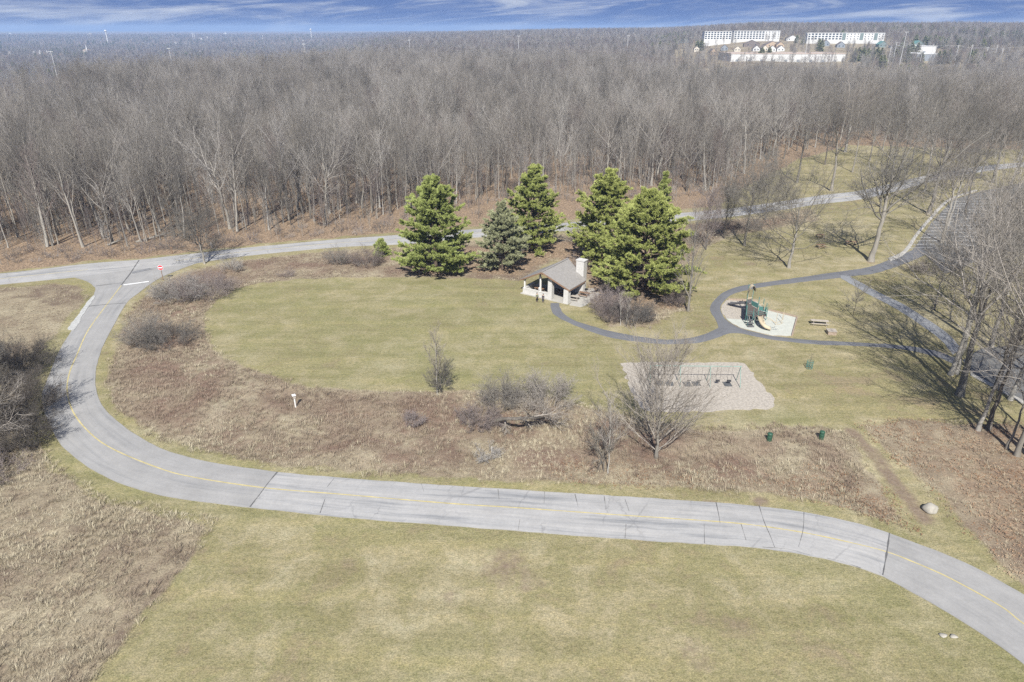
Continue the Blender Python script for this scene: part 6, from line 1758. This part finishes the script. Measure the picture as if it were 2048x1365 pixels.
# conifers of the town
R = np.random.default_rng(400)
_, cb_, (cn, cf, ctip) = pine_mesh(401, 14.0, 8.0, whorls=9, per=6, tufts=14, needles=7)
cn = cn.copy()
n3 = len(cn) // 3
mid_c = (cn[:n3] + cn[n3:2 * n3]) / 2
cn[:n3] = mid_c + (cn[:n3] - mid_c) * 4; cn[n3:2 * n3] = mid_c + (cn[n3:2 * n3] - mid_c) * 4; cn[2 * n3:] = mid_c + (cn[2 * n3:] - mid_c) * 2.2
con0 = None
spots = [(1712, 100, 760), (1720, 98, 770), (1729, 99, 765), (1738, 100, 770), (1748, 98, 760), (1757, 97, 765), (1765, 99, 770), (1794, 101, 800), (1806, 100, 790), (1817, 101, 795), (1880, 106, 700), (1890, 104, 705), (1898, 105, 700), (1944, 103, 720), (1953, 102, 725),
         (1967, 107, 690), (1845, 108, 700), (1862, 74, 1150), (1872, 72, 1160), (1880, 76, 1140), (1900, 68, 1300), (1912, 72, 1280), (1920, 77, 1180), (1932, 78, 1180), (1805, 88, 1000), (1826, 86, 1010), (1838, 88, 1005), (1950, 70, 1350), (2040, 75, 1100), (1404, 82, 1050), (1396, 83, 1050), (1540, 97, 980), (1525, 98, 985), (1640, 80, 1080),
         (1350, 80, 1000), (1335, 76, 1150), (1290, 76, 1150), (1120, 77, 1100), (1085, 76, 1120), (1146, 82, 1000), (1645, 82, 1075), (100, 88, 1300), (108, 90, 1290), (130, 92, 1250), (144, 91, 1260), (158, 88, 1250), (175, 80, 1500), (186, 79, 1510), (213, 84, 1450), (226, 83, 1450), (0, 88, 1200), (323, 104, 900), (350, 106, 900), (405, 103, 950), (78, 93, 1300), (395, 80, 1900), (470, 98, 1000), (205, 86, 1400)]
for k, (u_, vt, Yd) in enumerate(spots):
    p = stand(u_, vt, Yd, 14.0); zb = float(height(p[0], p[1])) - .5
    s = float(np.clip((p[2] - zb) / 13.5, .6, 1.5))
    lab = 'dark conifer standing among the bare trees of the far town' if u_ > 1000 else 'dark conifer standing among the valley trees'
    if con0 is None:
        con0 = thing('conifer', lab, 'tree', (p[0], p[1], zb), 0, 'conifers around the far town', s)
        link(bpy.data.objects.new('branches', np_mesh('branches', cb_[0], cb_[1], M['pine_bark'])), con0)
        link(bpy.data.objects.new('needles', np_mesh('needles', cn, cf, M['needles_dull'], attrs={'tip': ctip})), con0)
    else:
        o = copy_tree(con0, (p[0], p[1], zb), k * 1.3, (s * (1.0 + .3 * ((k * 7) % 5) / 5), s * 1.1, s), lab, 'conifers around the far town' if u_ > 1000 else 'conifers in the valley')

# far woods, valley and ridge: coarser trees, many of them
FARV = []
for sd, tm, wd in ((51, 'twig', .30), (52, 'twig_red', .34), (53, 'twig_pale', .30), (54, 'twig', .36)):
    tv, cv = tree_forest(sd, 17.0, 0.22, 0.22, n1=16, n2=6, n3=4, wide=wd, twig=0.045, K=4)
    FARV.append(one(tv, cv, M['bark'], M[tm], 'far_tree'))
R = np.random.default_rng(79)
pts = []
for (y0, y1, st) in ((540, 1000, 6.5), (1000, 1700, 9.0), (1700, 3000, 14.0), (3000, 5200, 26.0)):
    cx_, cy_ = jgrid(-0.86 * y1, 0.86 * y1, y0, y1, st, R)
    k = np.abs(cx_ / cy_) < 0.80
    pts.append(np.c_[cx_[k], cy_[k]])
pts = np.vstack(pts)
aa = pts[:, 0] / pts[:, 1]
lim = np.where(aa > 0.16, 640 + 60 * np.sin(aa * 20), np.where(aa < -0.22, 425 + 335 * np.clip((aa + 0.68) / 0.46, 0, 1) + 25 * np.sin(aa * 40), 760))
keep = pts[:, 1] > lim
# clearings: the town on the right, fields on the left
keep &= ~((aa > 0.22) & (aa < 0.50) & (pts[:, 1] < 1260) & (R.random(len(pts)) < 0.80))
keep &= ~((aa >= 0.50) & (pts[:, 1] < 1100) & (R.random(len(pts)) < 0.70))
keep &= ~((aa < -0.2) & (vnoise(pts[:, 0], pts[:, 1] * 0.4, 160.0) > 0.25) & (pts[:, 1] < 2600) & (R.random(len(pts)) < 0.75))
pts = pts[keep]
ok = np.ones(len(pts), bool)
for (hx, hy, hw, front) in CLEAR:           # yards and streets in front of the buildings
    q = pts[:, 0] / pts[:, 1] - hx / hy
    ok &= ~((np.abs(q) < hw / hy) & (pts[:, 1] > hy - front) & (pts[:, 1] < hy + 10) & (R.random(len(pts)) < 0.9))
pts = pts[ok]
pz = height(pts[:, 0], pts[:, 1])
FARV.append(np_mesh('far_conifer', cn, cf, M['needles_dull'], attrs={'tip': ctip}))
patch = vnoise(pts[:, 0], pts[:, 1], 90.0) + 0.6 * vnoise(pts[:, 0] + 300, pts[:, 1], 35.0)
far_vi = np.where(patch > 0.35, R.choice([2, 1], len(pts)), np.where(patch < -0.35, R.choice([1, 3], len(pts)), R.choice([0, 3, 2], len(pts), p=[.55, .3, .15])))
ever = (vnoise(pts[:, 0] + 77, pts[:, 1] + 31, 70.0) > 0.45) & (R.random(len(pts)) < 0.30) & (np.abs(pts[:, 0] / pts[:, 1] - 0.02) > 0.16)
far_vi = np.where(ever, 4, far_vi)
scatter('far_woods', np.c_[pts, pz], R.random(len(pts)) * 6.28, R.uniform(0.65, 1.15, len(pts)) * (1 + 0.25 * sstep(2500, 5000, pts[:, 1])), FARV, far_vi, 'distant bare woods fading across the plain and ridge', 'woods')


# ------------------------------------------------------------------ the air
hz = MB(); hz.box((0, 6600, 20), (24000, 15000, 124))
ho = hz.build('haze', bpy.data.materials.new('haze_air'), None)
hm = ho.data.materials[0]; hm.use_nodes = True
hm.node_tree.nodes.clear()
pv = hm.node_tree.nodes.new('ShaderNodeVolumePrincipled'); mo = hm.node_tree.nodes.new('ShaderNodeOutputMaterial')
pv.inputs['Color'].default_value = (0.46, 0.66, 1.0, 1)
pv.inputs['Density'].default_value = 0.00014
pv.inputs['Anisotropy'].default_value = 0.0
hm.node_tree.links.new(pv.outputs[0], mo.inputs['Volume'])
tag(ho, 'thin bluish haze in the air over the plain', 'haze', kind='stuff')
